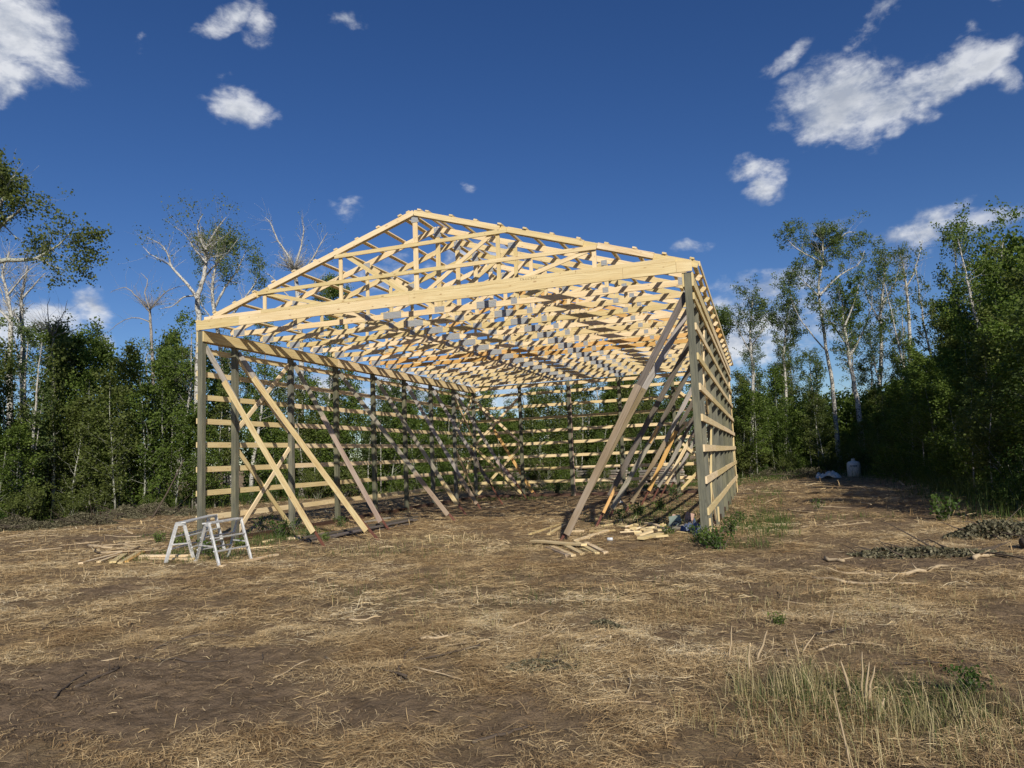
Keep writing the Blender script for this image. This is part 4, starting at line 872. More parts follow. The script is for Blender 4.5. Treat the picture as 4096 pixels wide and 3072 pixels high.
# ---- two aluminium ladder trestles
def lettering(txt, p, xdir, up, size, parent):
    cu = bpy.data.curves.new('lettering', 'FONT'); cu.body = txt; cu.size = size; cu.extrude = .0006; cu.space_character = 1.05
    ob = bpy.data.objects.new('tmp', cu); COL.objects.link(ob); dg = bpy.context.evaluated_depsgraph_get(); me = bpy.data.meshes.new_from_object(ob.evaluated_get(dg)); bpy.data.objects.remove(ob)
    x = Vector(xdir).normalized(); y = Vector(up); y = (y-x*y.dot(x)).normalized(); z = x.cross(y)
    M_ = Matrix(((x.x, y.x, z.x, p[0]), (x.y, y.y, z.y, p[1]), (x.z, y.z, z.z, p[2]), (0, 0, 0, 1))); me.transform(M_)
    return link('lettering', me, MAT['black_ink'], parent)
def trestle(LL, LR, RL, RR, h, label, letters):
    c = (LL+LR+RL+RR)/4; r0 = empty('ladder_trestle', tuple(c)); tag(r0, label, 'ladder', 'folding ladder trestles'); O = c
    A = lambda v_: v_-O
    zt = c.z+h; apex = []
    for (f0, f1) in ((LL, LR), (RL, RR)):
        m0 = (f0+f1)/2; ax = (f1-f0); ax.z = 0; ax.normalize(); a0 = Vector((m0.x, m0.y, zt))-ax*.065; a1 = Vector((m0.x, m0.y, zt))+ax*.065; apex.append((a0, a1, ax))
        nrm = Vector((-ax.y, ax.x, 0))
        for f, a in ((f0, a0), (f1, a1)):
            f = f.copy(); f.z -= .01
            mb = MB(); mb.board(A(f), A(a), .062, .006, nrm); dleg = (a-f).normalized(); sd = dleg.cross(nrm).normalized()
            for s_ in (-1, 1): mb.board(A(f)+sd*s_*.030+nrm*.016, A(a)+sd*s_*.030+nrm*.016, .005, .03, nrm)
            mb.build('leg', MAT['aluminium'], r0, bevel=.0015)
            fb = MB(); fb.board(A(f)+dleg*-.004, A(f)+dleg*.045, .07, .04, nrm); fb.build('foot', MAT['aluminium'], r0, bevel=.003)
        q0 = f0.lerp(a0, .45); q1 = f1.lerp(a1, .45); MB().board(A(q0)-nrm*.006, A(q1)-nrm*.006, .028, .004, nrm).build('spreader', MAT['aluminium'], r0)
        MB().board(A(a0)-ax*.04-nrm*.006-Vector((0, 0, .02)), A(a1)+ax*.04-nrm*.006-Vector((0, 0, .02)), .07, .005, nrm).build('hinge_plate', MAT['aluminium'], r0)
    (a0, a1, ax), (b0, b1, _) = apex
    MB().board(A((a0+a1)/2), A((b0+b1)/2), .19, .028, (0, 0, 1)).build('top_board', MAT['aluminium'], r0, bevel=.003)
    for (f, a, g, b) in ((LL, a0, RL, b0), (LR, a1, RR, b1)):
        for t_2 in (.33, .64):
            MB().board(A(f.lerp(a, t_2)), A(g.lerp(b, t_2)), .022, .075, ax).build('rung', MAT['aluminium'], r0, bevel=.002)
            mb = MB()
            for s0, s1 in ((f.lerp(a, t_2), g.lerp(b, t_2)), (g.lerp(b, t_2), f.lerp(a, t_2))):
                e = (s1-s0).normalized(); mb.board(A(s0)+e*.07, A(s0)-Vector((0, 0, .07)), .018, .006, ax)
            mb.build('rung_brace', MAT['aluminium'], r0)
    nrm = Vector((-ax.y, ax.x, 0))
    for txt, f, a, t_2, sz, dn in letters:
        d = (a1 if a else a0)-(LR if f else LL); base = (LR if f else LL)+d*t_2
        if dn: x = -d
        else: x = d
        x.normalize(); front = -nrm; up = front.cross(x)
        lettering(txt, A(base)+front*.0045-up*sz*.36, x, up, sz, r0)
    return r0
def F3(u, v): p = gpt(u, v); return p
LL, LR, RL, RR = F3(780, 2250), F3(874, 2264), F3(908, 2228), F3(1003, 2240)
trestle(LL, LR, RL, RR, .79, 'aluminium ladder trestle at right, standing in front of the other one', [('STURDY', 1, 1, .60, .062, True), ('BUILDERS', 0, 0, .08, .105, False)])
LL, LR, RL, RR = F3(664, 2250), F3(777, 2236), F3(800, 2212), F3(900, 2204)
trestle(LL, LR, RL, RR, .79, 'aluminium ladder trestle at left, partly behind the other one', [('STURDY', 1, 1, .52, .062, True)])

# ---- fallen branches and sticks
def stick(pts, r, mat, label, name='fallen_branch', grp=None, zl=0.0, tips=None, seed=0):
    rr = np.random.default_rng(seed+len(pts)); P = []
    W = [np.array(gpt(u, v)) for u, v in pts]
    for i in range(len(W)-1):
        for k in range(4): P.append(W[i]*(1-k/4)+W[i+1]*k/4)
    P.append(W[-1]); n_ = len(P)
    P = [np.array([p[0]+rr.normal(0, r*.5), p[1]+rr.normal(0, r*.5), gzf(p[0], p[1])+r*.8+zl]) for p in P]
    if tips: 
        for i in range(n_): P[i][2] += tips*i/(n_-1)
    mb = MB(); mb.tube(P, [r*(1-.45*i/n_)*rr.uniform(.9, 1.1) for i in range(n_)], 7)
    if r > .014:
        for j in range(3):
            i = int(rr.integers(2, n_-1)); d = rr.normal(0, 1, 3); d[2] = abs(d[2])*.5; mb.tube([P[i], P[i]+unit(d)*rr.uniform(.06, .25)], [r*.4, r*.15], 5)
    return tag(mb.build(name, MAT[mat], None, smooth=True), label, 'branch', grp)
def c3(l, o=(2900, 1600), s_=.5407): return [(o[0]+a*s_, o[1]+b*s_) for a, b in l]
stick(c3([(750, 1265), (870, 1290), (1100, 1305), (1280, 1302)]), .022, 'stick_pale', 'left half of the upper long barkless branch on the right clearing')
stick(c3([(1285, 1300), (1500, 1285), (1655, 1240)]), .028, 'stick_pale', 'thick right half of the upper long barkless branch on the right clearing')
stick(c3([(650, 1325), (850, 1350), (950, 1365), (1150, 1365), (1430, 1372)]), .024, 'stick_pale', 'lower one of the two long barkless branches on the right clearing')
stick(c3([(460, 820), (560, 832), (650, 838)]), .028, 'stick_pale', 'pale short branch in front of the green tuft right of the barn')
stick(c3([(1000, 765), (1080, 780)]), .03, 'stick_pale', 'pale stub at the edge of the tree shadow right of the barn')
stick(c3([(1030, 1122), (1200, 1120), (1400, 1118)]), .018, 'stick_pale', 'straight branch running into the brush heap at right')
stick(c3([(1820, 1178), (1900, 1168), (1990, 1150)]), .035, 'stick_pale', 'thick pale branch end poking out right of the brush heap')
stick(c3([(740, 1180), (880, 1203)]), .03, 'stick_pale', 'forked pale stick left of the brush heap at right')
stick(c3([(2100, 960), (2200, 945), (2300, 930)]), .03, 'stick_dark', 'dark branch on top of the brush at the right frame edge')
stick([(358, 2187), (400, 2195), (449, 2197)], .05, 'stick_pale', 'thick split pale log piece left of the trestles')
stick([(472, 2114), (500, 2125), (530, 2138)], .035, 'stick_pale', 'pale branch slanting in the left debris')
stick([(640, 2105), (690, 2122), (730, 2140)], .028, 'stick_pale', 'thin branch behind the left trestle')
stick([(410, 2140), (480, 2150), (560, 2148)], .02, 'stick_pale', 'slender twig across the left debris', seed=3)
stick([(330, 2120), (420, 2122), (540, 2117), (640, 2112)], .024, 'stick_dark', 'long dark branch lying across the left debris')
def c5(l): return c3(l, (0, 2350), .633)
stick(c5([(960, 412), (1100, 345), (1300, 300), (1450, 308), (1600, 314)]), .012, 'stick_dark', 'long dark curved twig on the bare soil at lower left', seed=1)
stick(c5([(350, 700), (450, 600), (550, 540)]), .011, 'stick_dark', 'forked dark twig at the left of the bare soil', seed=2)
stick(c5([(480, 640), (620, 575), (760, 515)]), .016, 'stick_dark', 'thicker dark stick pressed in the soil at lower left', seed=4)
stick(c5([(860, 450), (1100, 452), (1430, 466)]), .010, 'stick_dark', 'straight dark twig below the long curved one', seed=5)
stick(c5([(270, 270), (380, 215), (510, 175)]), .011, 'stick_dark', 'short dark twig in the straw at far left', seed=6)
def c6(l): return c3(l, (1400, 2300), .5877)
stick(c6([(1110, 362), (1200, 325), (1380, 240)]), .014, 'stick_pale', 'pale splintered stick in the middle foreground straw', seed=7)
stick(c6([(480, 445), (590, 435), (690, 420)]), .016, 'stick_pale', 'bright short splinter left of the middle foreground', seed=8)
stick(c6([(830, 1142), (1000, 1100), (1120, 1062), (1240, 1030)]), .012, 'stick_dark', 'long dark grey stick at bottom centre', seed=9)
stick(c6([(1290, 442), (1400, 380), (1470, 290)]), .011, 'stick_pale', 'bent pale stick right of the middle foreground', seed=10)
stick(c6([(350, 740), (330, 640), (370, 545), (440, 500)]), .014, 'stick_dark', 'crooked root like twig in the centre left straw', seed=11)
stick(c6([(0, 305), (110, 312), (210, 290)]), .012, 'stick_pale', 'pale twig near the left dirt track', seed=12)
stick(c6([(1500, 850), (1800, 865), (2050, 870)]), .006, 'stick_pale', 'thin long stalk lying at lower centre right', seed=13)
stick(c3([(60, 518), (200, 490), (300, 465)], (2700, 2300), .631), .012, 'stick_pale', 'pale stick lying left of the upright splinters', seed=14)
stick(c3([(910, 480), (1000, 450), (1150, 430)], (2700, 2300), .631), .010, 'stick_pale', 'thin pale stick lying above the tall splinters', seed=15)
# leaning dead pole and others by the left thicket
def pole(a, b, d0, d1, r, mat, label):
    p0 = at_d(a[0], a[1], d0); p1 = at_d(b[0], b[1], d1); mb = MB(); n_ = 8; P = []
    for i in range(n_): f = i/(n_-1); P.append(p0*(1-f)+p1*f+np.array([0, 0, -.12*math.sin(math.pi*f)]))
    mb.tube(P, [r*(1-.6*i/n_) for i in range(n_)], 7); return tag(mb.build('leaning_pole', MAT[mat], None, smooth=True), label, 'branch')
_, vb = gnd(604, 29.5); pole((604, vb+5), (735, 1838), 29.5, 30.5, .04, 'stick_dark', 'bare pole leaning out of the left thicket')
_, vb = gnd(3650, 26); pole((3655, vb), (3598, 1925), 26, 28, .07, 'stick_pale', 'pale pole leaning against the dark bushes at right')
# upright splintered stems in the right foreground
def c7(l): return c3(l, (2700, 2300), .631)
for i, (f, tp, r, lb) in enumerate((((340, 540), (360, 320), .008, 'upright pale splinter farthest left in the foreground straw'), ((470, 610), (475, 425), .009, 'short splintered stem with dark foot'), ((515, 540), (585, 350), .010, 'slanting bright splinter above the dark footed stem'),
        ((785, 512), (752, 365), .007, 'left stem of the pale V shaped splinter pair'), ((798, 500), (888, 372), .008, 'right stem of the pale V shaped splinter pair'), ((1118, 770), (1050, 540), .011, 'broad split stem left of the tall splinter trio'),
        ((1182, 750), (1186, 485), .008, 'tallest upright splinter in the foreground trio'), ((1198, 830), (1232, 550), .009, 'middle upright splinter of the foreground trio'), ((1225, 820), (1268, 575), .010, 'right upright splinter of the foreground trio'), ((1285, 890), (1330, 780), .012, 'short broad splinter right of the trio'),
        ((980, 330), (1006, 225), .006, 'thin upright stem far up in the foreground straw'), ((715, 230), (725, 130), .005, 'small upright stem behind the V shaped pair'), ((1115, 1222), (1005, 728), .006, 'long dry stalk leaning at the bottom edge'))):
    (fu, fv), (tu, tv) = c7([f, tp]); p = gpt(fu, fv); dz = (p-Vector(CAM)).dot(Vector(_F)); q = Vector(at_d(tu, tv, dz)); rr = random.Random(i)
    q += Vector((0, 0, 0)); m1 = p.lerp(q, .5)+Vector((rr.uniform(-.012, .012), rr.uniform(-.02, .02), 0))
    mb = MB(); mb.tube([p-Vector((0, 0, .03)), p.lerp(q, .2), m1, p.lerp(q, .8), q], [r*.9, r, r*.85, r*.6, r*.15], 6)
    tag(mb.build('splintered_stem', MAT['stick_pale'], None, smooth=True), lb, 'plant stem', 'splintered stems standing in the straw')
# small sticks strewn about
def zone2(p):
    u, v, z = pix(p)
    return ('far ' if z > 28 else ('near ' if z < 12 else ''))+('left' if u < 700 else 'centre left' if u < 1500 else 'centre' if u < 2300 else 'centre right' if u < 3100 else 'right')+' of the clearing'
proto = []
for k in range(5):
    rr = np.random.default_rng(300+k); c_ = curve(rr, (0, 0, .012), (1, 0, 0), rr.uniform(.5, 1.0), 5, .14, 0); c_[:, 2] = .014+.012*np.arange(len(c_))/5; c_ -= np.array([.3, 0, 0])
    mb = MB(); mb.tube(c_, [.014*(1-.12*i) for i in range(len(c_))], 6); mb.tube([c_[2], c_[2]+np.array([.1, .09*(-1)**k, .03])], [.007, .003], 5)
    proto.append(mb)
usedp = {}
rr = np.random.default_rng(55)
ZONES = [((60, 2120), (760, 2215), 26, 'small broken stick in brown debris', 1.5), ((1080, 1995), (1800, 2040), 22, 'small broken stick outside the left wall', 1.6), ((2980, 1930), (3500, 2120), 20, 'small pale stick on the cleared strip', 1.3),
         ((200, 2300), (2000, 2700), 16, 'small twig on straw', .6), ((2100, 2300), (3900, 2800), 20, 'small twig lying on dry straw', .6), ((2000, 1965), (2650, 1990), 12, 'small stick behind the back wall of the barn', 1.6)]
for (a, b, cnt, lab, sc) in ZONES:
    for i in range(cnt):
        u = rr.uniform(a[0], b[0]); v = rr.uniform(a[1], b[1]); p = gpt(u, v); k = int(rr.integers(0, 5)); mt = 'stick_pale' if rr.random() < .75 else 'stick_dark'
        if (k, mt) not in usedp: o = proto[k].build('small_stick', MAT[mt], None, smooth=True); usedp[(k, mt)] = o
        else: o = usedp[(k, mt)].copy(); COL.objects.link(o)
        s_ = sc*rr.uniform(.5, 1.2); o.location = p; o.rotation_euler = (rr.uniform(-.05, .05), rr.uniform(-.12, .12), rr.uniform(0, 6.28)); o.scale = (s_, s_, s_)
        tag(o, lab+', '+zone2(p), 'stick', lab.replace('small broken stick', 'sticks').replace('small pale stick', 'sticks').replace('small twig', 'twigs').replace('small stick', 'sticks'))

# ---- brush heaps: withered leafy cuttings
def heap(u, v, rx, ry, h, n_, label, seed, rot=0.0, leafm='leaf_withered'):
    n_ = int(n_*1.7); p = gpt(u, v); rng = np.random.default_rng(seed); root = empty('brush_heap', tuple(p)); tag(root, label, 'brush heap', None)
    a = rng.uniform(0, 6.28, n_); r = np.sqrt(rng.random(n_)); x = r*np.cos(a)*rx; y = r*np.sin(a)*ry; cr, sr = math.cos(rot), math.sin(rot); x, y = x*cr-y*sr, x*sr+y*cr
    zz = h*(1-r**1.6)*(.45+1.1*fbm(x+seed, y, 1.8, 7))*rng.random(n_)**.35
    V, F_, rnd = blades(rng, np.stack([x, y, gz(x+p.x, y+p.y)-p.z+zz+.01], 1), .06 if rx > .5 else .028, .2)
    link('foliage', np_mesh('foliage', V, F_, {'rnd': rnd}), MAT[leafm], root)
    mb = MB()
    for i in range(int(14+n_/120)):
        a_ = rng.uniform(0, 6.28); r_2 = math.sqrt(rng.random())*.8; c0 = np.array([r_2*math.cos(a_)*rx, r_2*math.sin(a_)*ry, 0]); c0 = np.array([c0[0]*cr-c0[1]*sr, c0[0]*sr+c0[1]*cr, 0]); c0[2] = gzf(c0[0]+p.x, c0[1]+p.y)-p.z+h*.5*rng.random()
        mb.tube(curve(rng, c0, (rng.normal(), rng.normal(), .12), rng.uniform(.4, 1.0)*min(1.5, rx), 5, .12, 0), [r_3*min(1, rx) for r_3 in (.016, .014, .012, .009, .006, .003)], 5)
    mb.build('twigs', MAT['stick_dark'], root, smooth=True); return root
heap(60, 2120, 1.7, .8, .45, 3200, 'withered brush heap at the left frame edge', 1, .3)
heap(215, 2085, 1.4, .8, .5, 2600, 'grey leafed brush heap second from the left edge', 2)
heap(330, 2100, 1.3, .6, .4, 2200, 'low brush heap in front of the leaning pale birch', 3, .4)
heap(490, 2072, 1.6, .7, .5, 3000, 'long brush heap in the middle of the left forest edge', 4, -.3)
heap(615, 2060, 1.4, .7, .55, 2800, 'brush heap at the foot of the crooked birch', 5)
heap(765, 2062, .8, .5, .35, 1300, 'small brush heap behind the front left post', 6)
heap(3740, 2225, 1.0, .22, .09, 500, 'flat leafy brush heap on the right clearing', 7, .05)
heap(4010, 2150, .9, .4, .3, 1100, 'tall brush heap at the right frame edge', 8, .1)
heap(3560, 2212, .6, .2, .06, 260, 'thin spread of cut leaves left of the flat brush heap', 9)
heap(3100, 1905, 1.4, .5, .5, 900, 'twiggy brush heap far behind right of the barn', 10); heap(3230, 1912, 1.5, .6, .6, 900, 'twiggy brush heap beside the white sack', 11)
heap(2175, 2668, .30, .13, .05, 330, 'uprooted wilted clump in the foreground straw', 12, .3)
heap(2440, 2510, .2, .09, .05, 160, 'small patch of wilted round leaves in the straw', 13)
p = gpt(4090, 2200); mb = MB(); mb.tube([p+Vector((0.0, 0, .10)), p+Vector((.3, .1, .13)), p+Vector((.6, .15, .13)), p+Vector((1.1, .35, .16))], [.07, .09, .085, .10], 12)
tag(mb.build('fallen_log', MAT['stick_dark'], None, smooth=True), 'dark reddish log end in the brush at the right frame edge', 'log')

# ---- weathered lumber stacks behind the barn
def lstack(u0, u1, vb_, vt, label, seed, nl=9, dpt=1.0, tilt=0):
    a = gpt(u0, vb_); b = gpt(u1, vb_); dz = (a-Vector(CAM)).dot(Vector(_F)); top = at_d(u0, vt, dz)[2]; h = top-a.z; d = (b-a); d.z = 0; L = d.length; d.normalize(); nrm = Vector((-d.y, d.x, 0))
    r0 = empty('lumber_stack', tuple(a)); tag(r0, label, 'lumber stack', 'weathered lumber stacks behind the barn'); rr_ = random.Random(seed); t_2 = h/nl
    for k in range(nl):
        mb = MB()
        for j in range(5):
            e0 = rr_.uniform(-.15, .12); e1 = rr_.uniform(-.25, .25); off = nrm*(dpt*j/5+rr_.uniform(-.02, .02))+Vector((0, 0, t_2*(k+.5)))
            mb.board(d*e0+off, d*(L+e1)+off+Vector((0, 0, rr_.uniform(-.02, .02))), dpt/5*.92, t_2*.72, (0, 0, 1))
        mb.build('board_layer', MAT['weathered_grey' if k % 3 else 'weathered_pink'], r0)
        if k % 3 == 1 and k < nl-1:
            for f in (.15, .5, .85): MB().board(d*L*f-nrm*.05+Vector((0, 0, t_2*(k+1))), d*L*f+nrm*dpt+Vector((0, 0, t_2*(k+1))), .06, t_2*.3, (0, 0, 1)).build('spacer', MAT['weathered_grey'], r0)
lstack(1925, 2140, 1950, 1862, 'longest weathered lumber stack behind the back left corner', 1, 10)
lstack(2280, 2480, 1938, 1882, 'low weathered lumber stack behind the middle of the back wall', 2, 6)
lstack(2560, 2600, 1940, 1880, 'small end of boards between the two right stacks', 3, 6)
lstack(2612, 2700, 1940, 1868, 'square weathered lumber stack behind the right end of the back wall', 4, 8)
# ---- white tank and sack at the end of the strip
p = gpt(3418, 1906); dz = (p-Vector(CAM)).dot(Vector(_F)); s_ = dz/FPX
mb = MB(); r_ = 25*s_; H = 62*s_
mb.tube([(0, 0, 0), (0, 0, .03), (0, 0, H*.55), (0, 0, H*.85), (0, 0, H*.95), (0, 0, H)], [r_*.9, r_, r_, r_*.97, r_*.75, r_*.3], 24)
tk = empty('water_tank', tuple(p)); tag(tk, 'off white plastic tank standing in grass at the end of the strip', 'tank')
mb.build('body', MAT['white_plastic'], tk, smooth=True); c_ = MB(); c_.tube([(0, 0, H-.02), (0, 0, H+.12)], [r_*.28, r_*.28], 14); c_.build('cap', MAT['white_plastic'], tk)
mk = MB(); rr_ = random.Random(4)
for i in range(5):
    a0 = -2.2+i*.22; pts = [(r_*1.01*math.cos(a0+.05*k*(1 if k % 2 else -.5)), r_*1.01*math.sin(a0+.05*k*(1 if k % 2 else -.5)), H*.72-.04*(k % 3)) for k in range(4)]; mk.tube(pts, .012, 4)
mk.build('painted_mark', MAT['black_ink'], tk)
crumple('white_sack', 3312, 1912, .6, .4, .30, 'white_plastic', 'pale lumpy sack lying beside the white tank', 'sack', 12)

# ---- green weeds
def weed(seed, h, n_st, lpm, size, leafm):
    rng = np.random.default_rng(seed); mb = MB(); tw = []
    for i in range(n_st):
        a = rng.uniform(0, 6.28); c_ = curve(rng, (rng.normal(0, h*.12), rng.normal(0, h*.12), -.02), (.5*math.cos(a), .5*math.sin(a), 1), h*rng.uniform(.5, 1), 5, .12, -.02); mb.tube(c_, [.004, .004, .003, .003, .002, .001], 4); tw.append(c_[1:])
    V, F_, rnd = leaves(rng, tw, lpm, size, size*.7, droop=.2); root = empty('weed'); mb.build('stem', MAT['aspen_bark'], root); link('foliage', np_mesh('foliage', V, F_, {'rnd': rnd}), MAT[leafm], root); return root
WD = [weed(1, .45, 16, 60, .05, 'leaf_bright'), weed(2, .35, 20, 60, .045, 'leaf_green'), weed(3, .6, 10, 40, .045, 'leaf_bright')]; uw = [False]*3
for u, v, k, s_, lab in ((2878, 2205, 0, 1.1, 'bright green weed clump at the foot of the front right post'), (2845, 2190, 1, 1.2, 'dark green weed hugging the front right post'), (2800, 2170, 0, .9, 'weed between the right post and the blue film'), (2680, 2142, 1, .7, 'low weed at the front of the scrap heap'), (2930, 2130, 0, .9, 'weed outside the right wall near the front'),
        (2955, 2090, 0, .8, 'weed outside the right wall at the third post'), (1120, 2150, 0, 1.3, 'bushy green weed left of the dark planks'), (1060, 2130, 2, 1.2, 'tall green weed below the first cross brace'), (1170, 2135, 2, 1.0, 'green weed at the foot of the third left post'), (960, 2190, 1, 1.0, 'weed seen through the right trestle'),
        (720, 2190, 1, 1.3, 'weed inside the left trestle'), (640, 2170, 1, 1.0, 'weed just left of the left trestle'), (830, 2225, 0, 1.0, 'green weed between the two trestles'), (1240, 2150, 0, .9, 'green weed over the end of the dark planks'), (1300, 2165, 1, .8, 'small weed at the foot of the first long prop'), (1360, 2105, 0, .9, 'weed at the foot of the fourth left post'),
        (3275, 2045, 2, .8, 'isolated green weed on the cleared strip right of the barn'), (2230, 1975, 0, 1.6, 'weed clump by the back wall under the far left props'), (2700, 2010, 2, 1.4, 'tall weed inside the barn near the right wall'), (2640, 2040, 1, 1.3, 'weed in the shade inside the right wall'), (2560, 2060, 1, 1.2, 'weed between the feet of the right props'), (2480, 2075, 0, .8, 'low weed behind the offcuts'),
        (3870, 2770, 0, .5, 'broad leaved green plant in the right foreground'), (3120, 2500, 1, .4, 'tiny green plant above the upright splinters'), (3780, 2080, 0, 1.5, 'leafy plant lit by the sun at the edge of the tree shadow')):
    p = gpt(u, v)
    if not uw[k]: o = WD[k]; uw[k] = True
    else: o = copy_tree(WD[k])
    o.location = p; o.rotation_euler = (0, 0, u*.37); o.scale = (s_, s_, s_); tag(o, lab, 'weed', 'green weeds around the barn')

# ---- straw litter, dry and green grass: each one mass
def ribbon(rng, P, ang, L, w, lift, bend, tilt):
    """flat bent strips: P centres (n,3)"""
    n_ = len(P); dx = np.cos(ang); dy = np.sin(ang); D = np.stack([dx*np.cos(tilt), dy*np.cos(tilt), np.sin(tilt)], 1); S = np.stack([-dy, dx, np.zeros(n_)], 1)
    tw = rng.normal(0, .35, n_); S = S*np.cos(tw)[:, None]; S[:, 2] += np.sin(tw)
    a = P-D*(L/2)[:, None]; c = P+D*(L/2)[:, None]; b = P+S*(bend*L)[:, None]; b[:, 2] += lift
    W2 = (w/2)[:, None]*S
    V = np.stack([a-W2*.6, a+W2*.6, b-W2, b+W2, c-W2*.5, c+W2*.5], 1).reshape(-1, 3); o_2 = (np.arange(n_)*6)[:, None]
    F_ = np.concatenate([o_2+np.array([0, 2, 3, 1]), o_2+np.array([2, 4, 5, 3])], 1).reshape(-1, 4); return V, F_
def wedge(rng, n_, d0, d1, um=700):
    d = np.sqrt(rng.uniform(d0*d0, d1*d1, n_)); u = rng.uniform(-um, 4096+um, n_); r = _F[None]+_R2[None]*((u-2048)/FPX)[:, None]; P = CAM[None]+r*d[:, None]; return P[:, 0], P[:, 1]
rg2 = np.random.default_rng(1234); VV = []; FF = []; RR_ = []; ofs = 0
for (n_, d0, d1, w0, l0, l1) in ((230000, 3.3, 8, .0028, .04, .20), (220000, 8, 15, .0045, .06, .28), (110000, 15, 27, .009, .12, .4), (50000, 27, 55, .018, .2, .6)):
    x, y = wedge(rg2, n_, d0, d1); ms = m_straw(x, y); cl = fbm(x, y, 2.3, 71); kp = rg2.random(n_) < ms**1.3*(.12+1.4*sstep(.36, .62, cl))+.03; kp &= rg2.random(n_) > .6*m_green(x, y)
    kp &= ~((x > 20) & (y > 0)); x = x[kp]; y = y[kp]; cl = cl[kp]; k = len(x)
    flow = fbm(x, y, .5, 81)*9+rg2.normal(0, .75, k); L = rg2.uniform(l0, l1, k)*rg2.uniform(.4, 1, k); hgt_ = rg2.random(k)**2*.035*(.3+1.4*cl)
    tilt = rg2.normal(0, .10, k); flow = np.where(rg2.random(k) < .35, rg2.uniform(0, 6.28, k), flow); up = rg2.random(k) < .03; tilt = np.where(up, rg2.uniform(.5, 1.4, k), tilt); L = np.where(up, L*.7, L)
    z = gz(x, y)+hgt_+np.where(up, np.sin(tilt)*L*.4, np.abs(np.sin(tilt))*L*.35)+.003
    V, F_ = ribbon(rg2, np.stack([x, y, z], 1), flow, L, w0*rg2.uniform(.5, 1.5, k)*np.where(rg2.random(k) < .03, 2.2, 1), rg2.uniform(0, .012, k), rg2.normal(0, .06, k), tilt)
    tone = np.clip(rg2.beta(2.0, 2.0, k)*.8+.85*(fbm(x, y, .55, 91)-.5)+.5*(vnoise(x, y, 2.5, 95)-.5)+.11, 0, 1)
    VV.append(V); FF.append(F_+ofs); ofs += len(V); RR_.append(np.repeat(tone, 6))
tag(link('straw_litter', np_mesh('straw_litter', np.concatenate(VV), np.concatenate(FF), {'rnd': np.concatenate(RR_)}), MAT['straw']), 'dry straw and chopped stalks covering the ground', 'straw', None, 'stuff')
def grass(x, y, h, w, rng, lean=.35):
    n_ = len(x); a = rng.uniform(0, 6.28, n_); l = rng.uniform(.05, lean, n_)*h; B = np.stack([x, y, gz(x, y)-.01], 1); S = np.stack([-np.sin(a), np.cos(a), np.zeros(n_)], 1)*(w/2)[:, None]; D = np.stack([np.cos(a), np.sin(a), np.zeros(n_)], 1)
    Z_ = np.array([0, 0, 1.0]); m1 = B+D*(l*.3)[:, None]+Z_*(h*.55)[:, None]; tp = B+D*(l*1.3)[:, None]+Z_*h[:, None]
    V = np.stack([B-S, B+S, m1-S*.8, m1+S*.8, tp-S*.1, tp+S*.1], 1).reshape(-1, 3); o_2 = (np.arange(n_)*6)[:, None]
    return V, np.concatenate([o_2+np.array([0, 2, 3, 1]), o_2+np.array([2, 4, 5, 3])], 1).reshape(-1, 4)
def scatter(rng, cx_, cy_, rx, ry, n_):
    a = rng.uniform(0, 6.28, n_); r = np.sqrt(rng.random(n_))*rng.uniform(.6, 1.1, n_); return cx_+rx*r*np.cos(a), cy_+ry*r*np.sin(a)
VV = []; FF = []; RR_ = []; ofs = 0
for (cx_, cy_, ax_, ay_, an, wt) in GREEN:
    dist = math.hypot(cx_-CAM[0], cy_-CAM[1]); n_ = int(min(16000, 900*ax_*ay_*wt*max(.35, 9/dist)*1.6)); x, y = scatter(rg2, cx_, cy_, ax_*1.15, ay_*1.15, n_); kp = rg2.random(n_) < m_green(x, y)*1.1+.05; x = x[kp]; y = y[kp]; k = len(x)
    h = rg2.uniform(.04, .19, k); V, F_ = grass(x, y, h, np.full(k, max(.004, dist*.00055)), rg2, .8); VV.append(V); FF.append(F_+ofs); ofs += len(V); RR_.append(np.repeat(rg2.beta(2, 2.4, k), 6))
tag(link('green_grass', np_mesh('green_grass', np.concatenate(VV), np.concatenate(FF), {'rnd': np.concatenate(RR_)}), MAT['grass_green']), 'short green grass growing through the straw', 'grass', None, 'stuff')
# crumbs and clods of the bare soil
n = 26000; x, y = wedge(rg2, n, 3.3, 13); kp = rg2.random(n) < (1.05-m_straw(x, y))*sstep(.35, .6, fbm(x, y, 3.1, 17))+.03; x = x[kp]; y = y[kp]; k = len(x)
OC = np.array([(1, 0, 0), (-1, 0, 0), (0, 1, 0), (0, -1, 0), (0, 0, 1), (0, 0, -.6)], float); OF = np.array([(0, 2, 4), (2, 1, 4), (1, 3, 4), (3, 0, 4), (2, 0, 5), (1, 2, 5), (3, 1, 5), (0, 3, 5)])
sz = .004+.016*rg2.random(k)**4; V = OC[None]*sz[:, None, None]*rg2.uniform(.6, 1.3, (k, 6, 1)); an = rg2.uniform(0, 6.28, k); ca, sa = np.cos(an)[:, None], np.sin(an)[:, None]
V = np.stack([V[..., 0]*ca-V[..., 1]*sa, V[..., 0]*sa+V[..., 1]*ca, V[..., 2]], -1)+np.stack([x, y, gz(x, y)+sz*.3], 1)[:, None]
me = np_mesh('soil_crumbs', V.reshape(-1, 3), (np.arange(k)*6)[:, None, None].repeat(8, 1)*1+OF[None] if 0 else ((np.arange(k)*6)[:, None, None]+OF[None]).reshape(-1, 3), {'straw': np.zeros(k*6), 'green': np.zeros(k*6)})
tag(link('soil_crumbs', me, MAT['ground_soil']), 'crumbs and small clods of brown soil', 'soil', None, 'stuff')
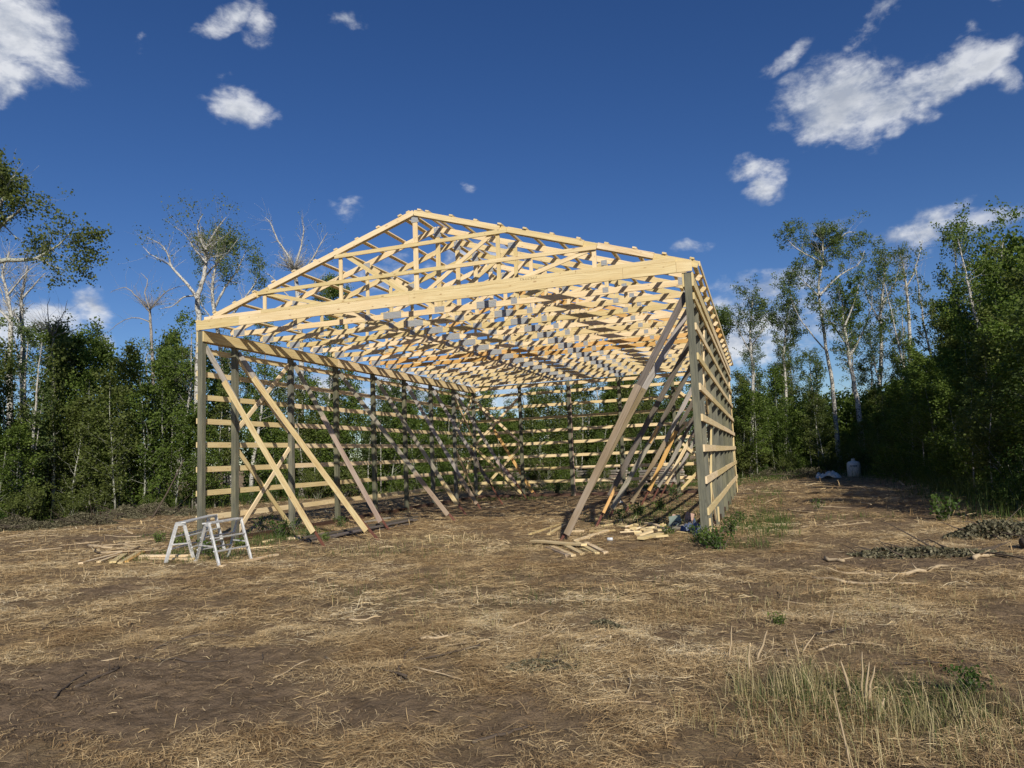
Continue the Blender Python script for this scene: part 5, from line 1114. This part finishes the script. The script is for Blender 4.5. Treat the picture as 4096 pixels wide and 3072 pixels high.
# long grass along the forest edge
n = 26000; ss = rw.uniform(0, cum[-1], n); ii = np.clip(np.searchsorted(cum, ss)-1, 0, len(segl)-1); ff = ((ss-cum[ii])/segl[ii])[:, None]
pp = E_[ii]*(1-ff)+E_[ii+1]*ff; dd = (E_[ii+1]-E_[ii])/segl[ii][:, None]; nn_ = np.stack([-dd[:, 1], dd[:, 0]], 1); dist = rw.normal(-.1, .8, n); q = pp+nn_*dist[:, None]; cl = fbm(q[:, 0], q[:, 1], .9, 63); kp = (cl > .47) & (rw.random(n) < np.where(q[:, 0] < 0, .25, .8)); q = q[kp]
V, F_ = grass(q[:, 0], q[:, 1], rw.uniform(.2, .75, len(q)), np.full(len(q), .014), rw, .9)
tag(link('long_grass', np_mesh('long_grass', V, F_, {'rnd': np.repeat(rw.random(len(q))*.8, 6)}), MAT['grass_green']), 'long green grass along the forest edge', 'grass', None, 'stuff')
# dry tufts standing in the foreground at right
VV = []; FF = []; RR_ = []; ofs = 0
for (u, v, rx, n_, h0) in ((3080, 2800, .42, 330, .30), (3230, 2740, .22, 260, .26), (3460, 2850, .45, 330, .30), (3700, 2900, .5, 260, .28), (3300, 3010, .5, 420, .26), (3900, 3000, .5, 260, .26), (2900, 2900, .4, 130, .25), (3650, 2600, .8, 260, .16), (2850, 2450, 1.0, 260, .13), (4000, 2850, .4, 180, .3), (2250, 2650, .3, 250, .14), (1800, 2500, .8, 250, .12), (3500, 2400, 1.5, 700, .13), (1500, 2200, 2.0, 500, .14), (815, 2150, .35, 160, .22), (935, 2160, .3, 140, .2), (1163, 2128, .3, 160, .2), (1350, 2088, .3, 120, .18), (1500, 2065, .3, 100, .18), (1625, 2050, .3, 90, .16), (2800, 2165, .35, 200, .2), (2275, 2130, .3, 100, .12), (1750, 2160, 1.5, 800, .16)):
    p = gpt(u, v); x, y = scatter(rg2, p.x, p.y, rx, rx*.8, n_); k = len(x); V, F_ = grass(x, y, h0*.8*(.12+1.1*rg2.random(k)**2), np.full(k, .0035 if v > 2500 else .006), rg2, .9); VV.append(V); FF.append(F_+ofs); ofs += len(V); RR_.append(np.repeat(np.clip(rg2.beta(2, 1.6, k), 0, 1), 6))
tag(link('dry_grass', np_mesh('dry_grass', np.concatenate(VV), np.concatenate(FF), {'rnd': np.concatenate(RR_)}), MAT['grass_dry']), 'tufts of dry yellow grass standing in the foreground', 'grass', None, 'stuff')

# ---- labels that still coincide are told apart by their order from left to right
_by = {}
for o in list(SC.objects):
    if o.parent is None and o.get('label') and o.name.split('.')[0] in ('aspen_sapling', 'bush', 'aspen_tree'): _by.setdefault(o['label'], []).append(o)
for lb, L_ in _by.items():
    if len(L_) < 2: continue
    L_.sort(key=lambda o: pix(o.location)[0]); n_ = len(L_)
    nm = {2: ['left one', 'right one'], 3: ['left one', 'middle one', 'right one'], 4: ['leftmost', 'second from left', 'second from right', 'rightmost']}.get(n_) or ['leftmost', 'second from left', 'third from left', 'fourth from left', 'fifth from left', 'sixth from left', 'rightmost'][:n_]
    for o, x_ in zip(L_, nm): o['label'] = lb+', '+x_
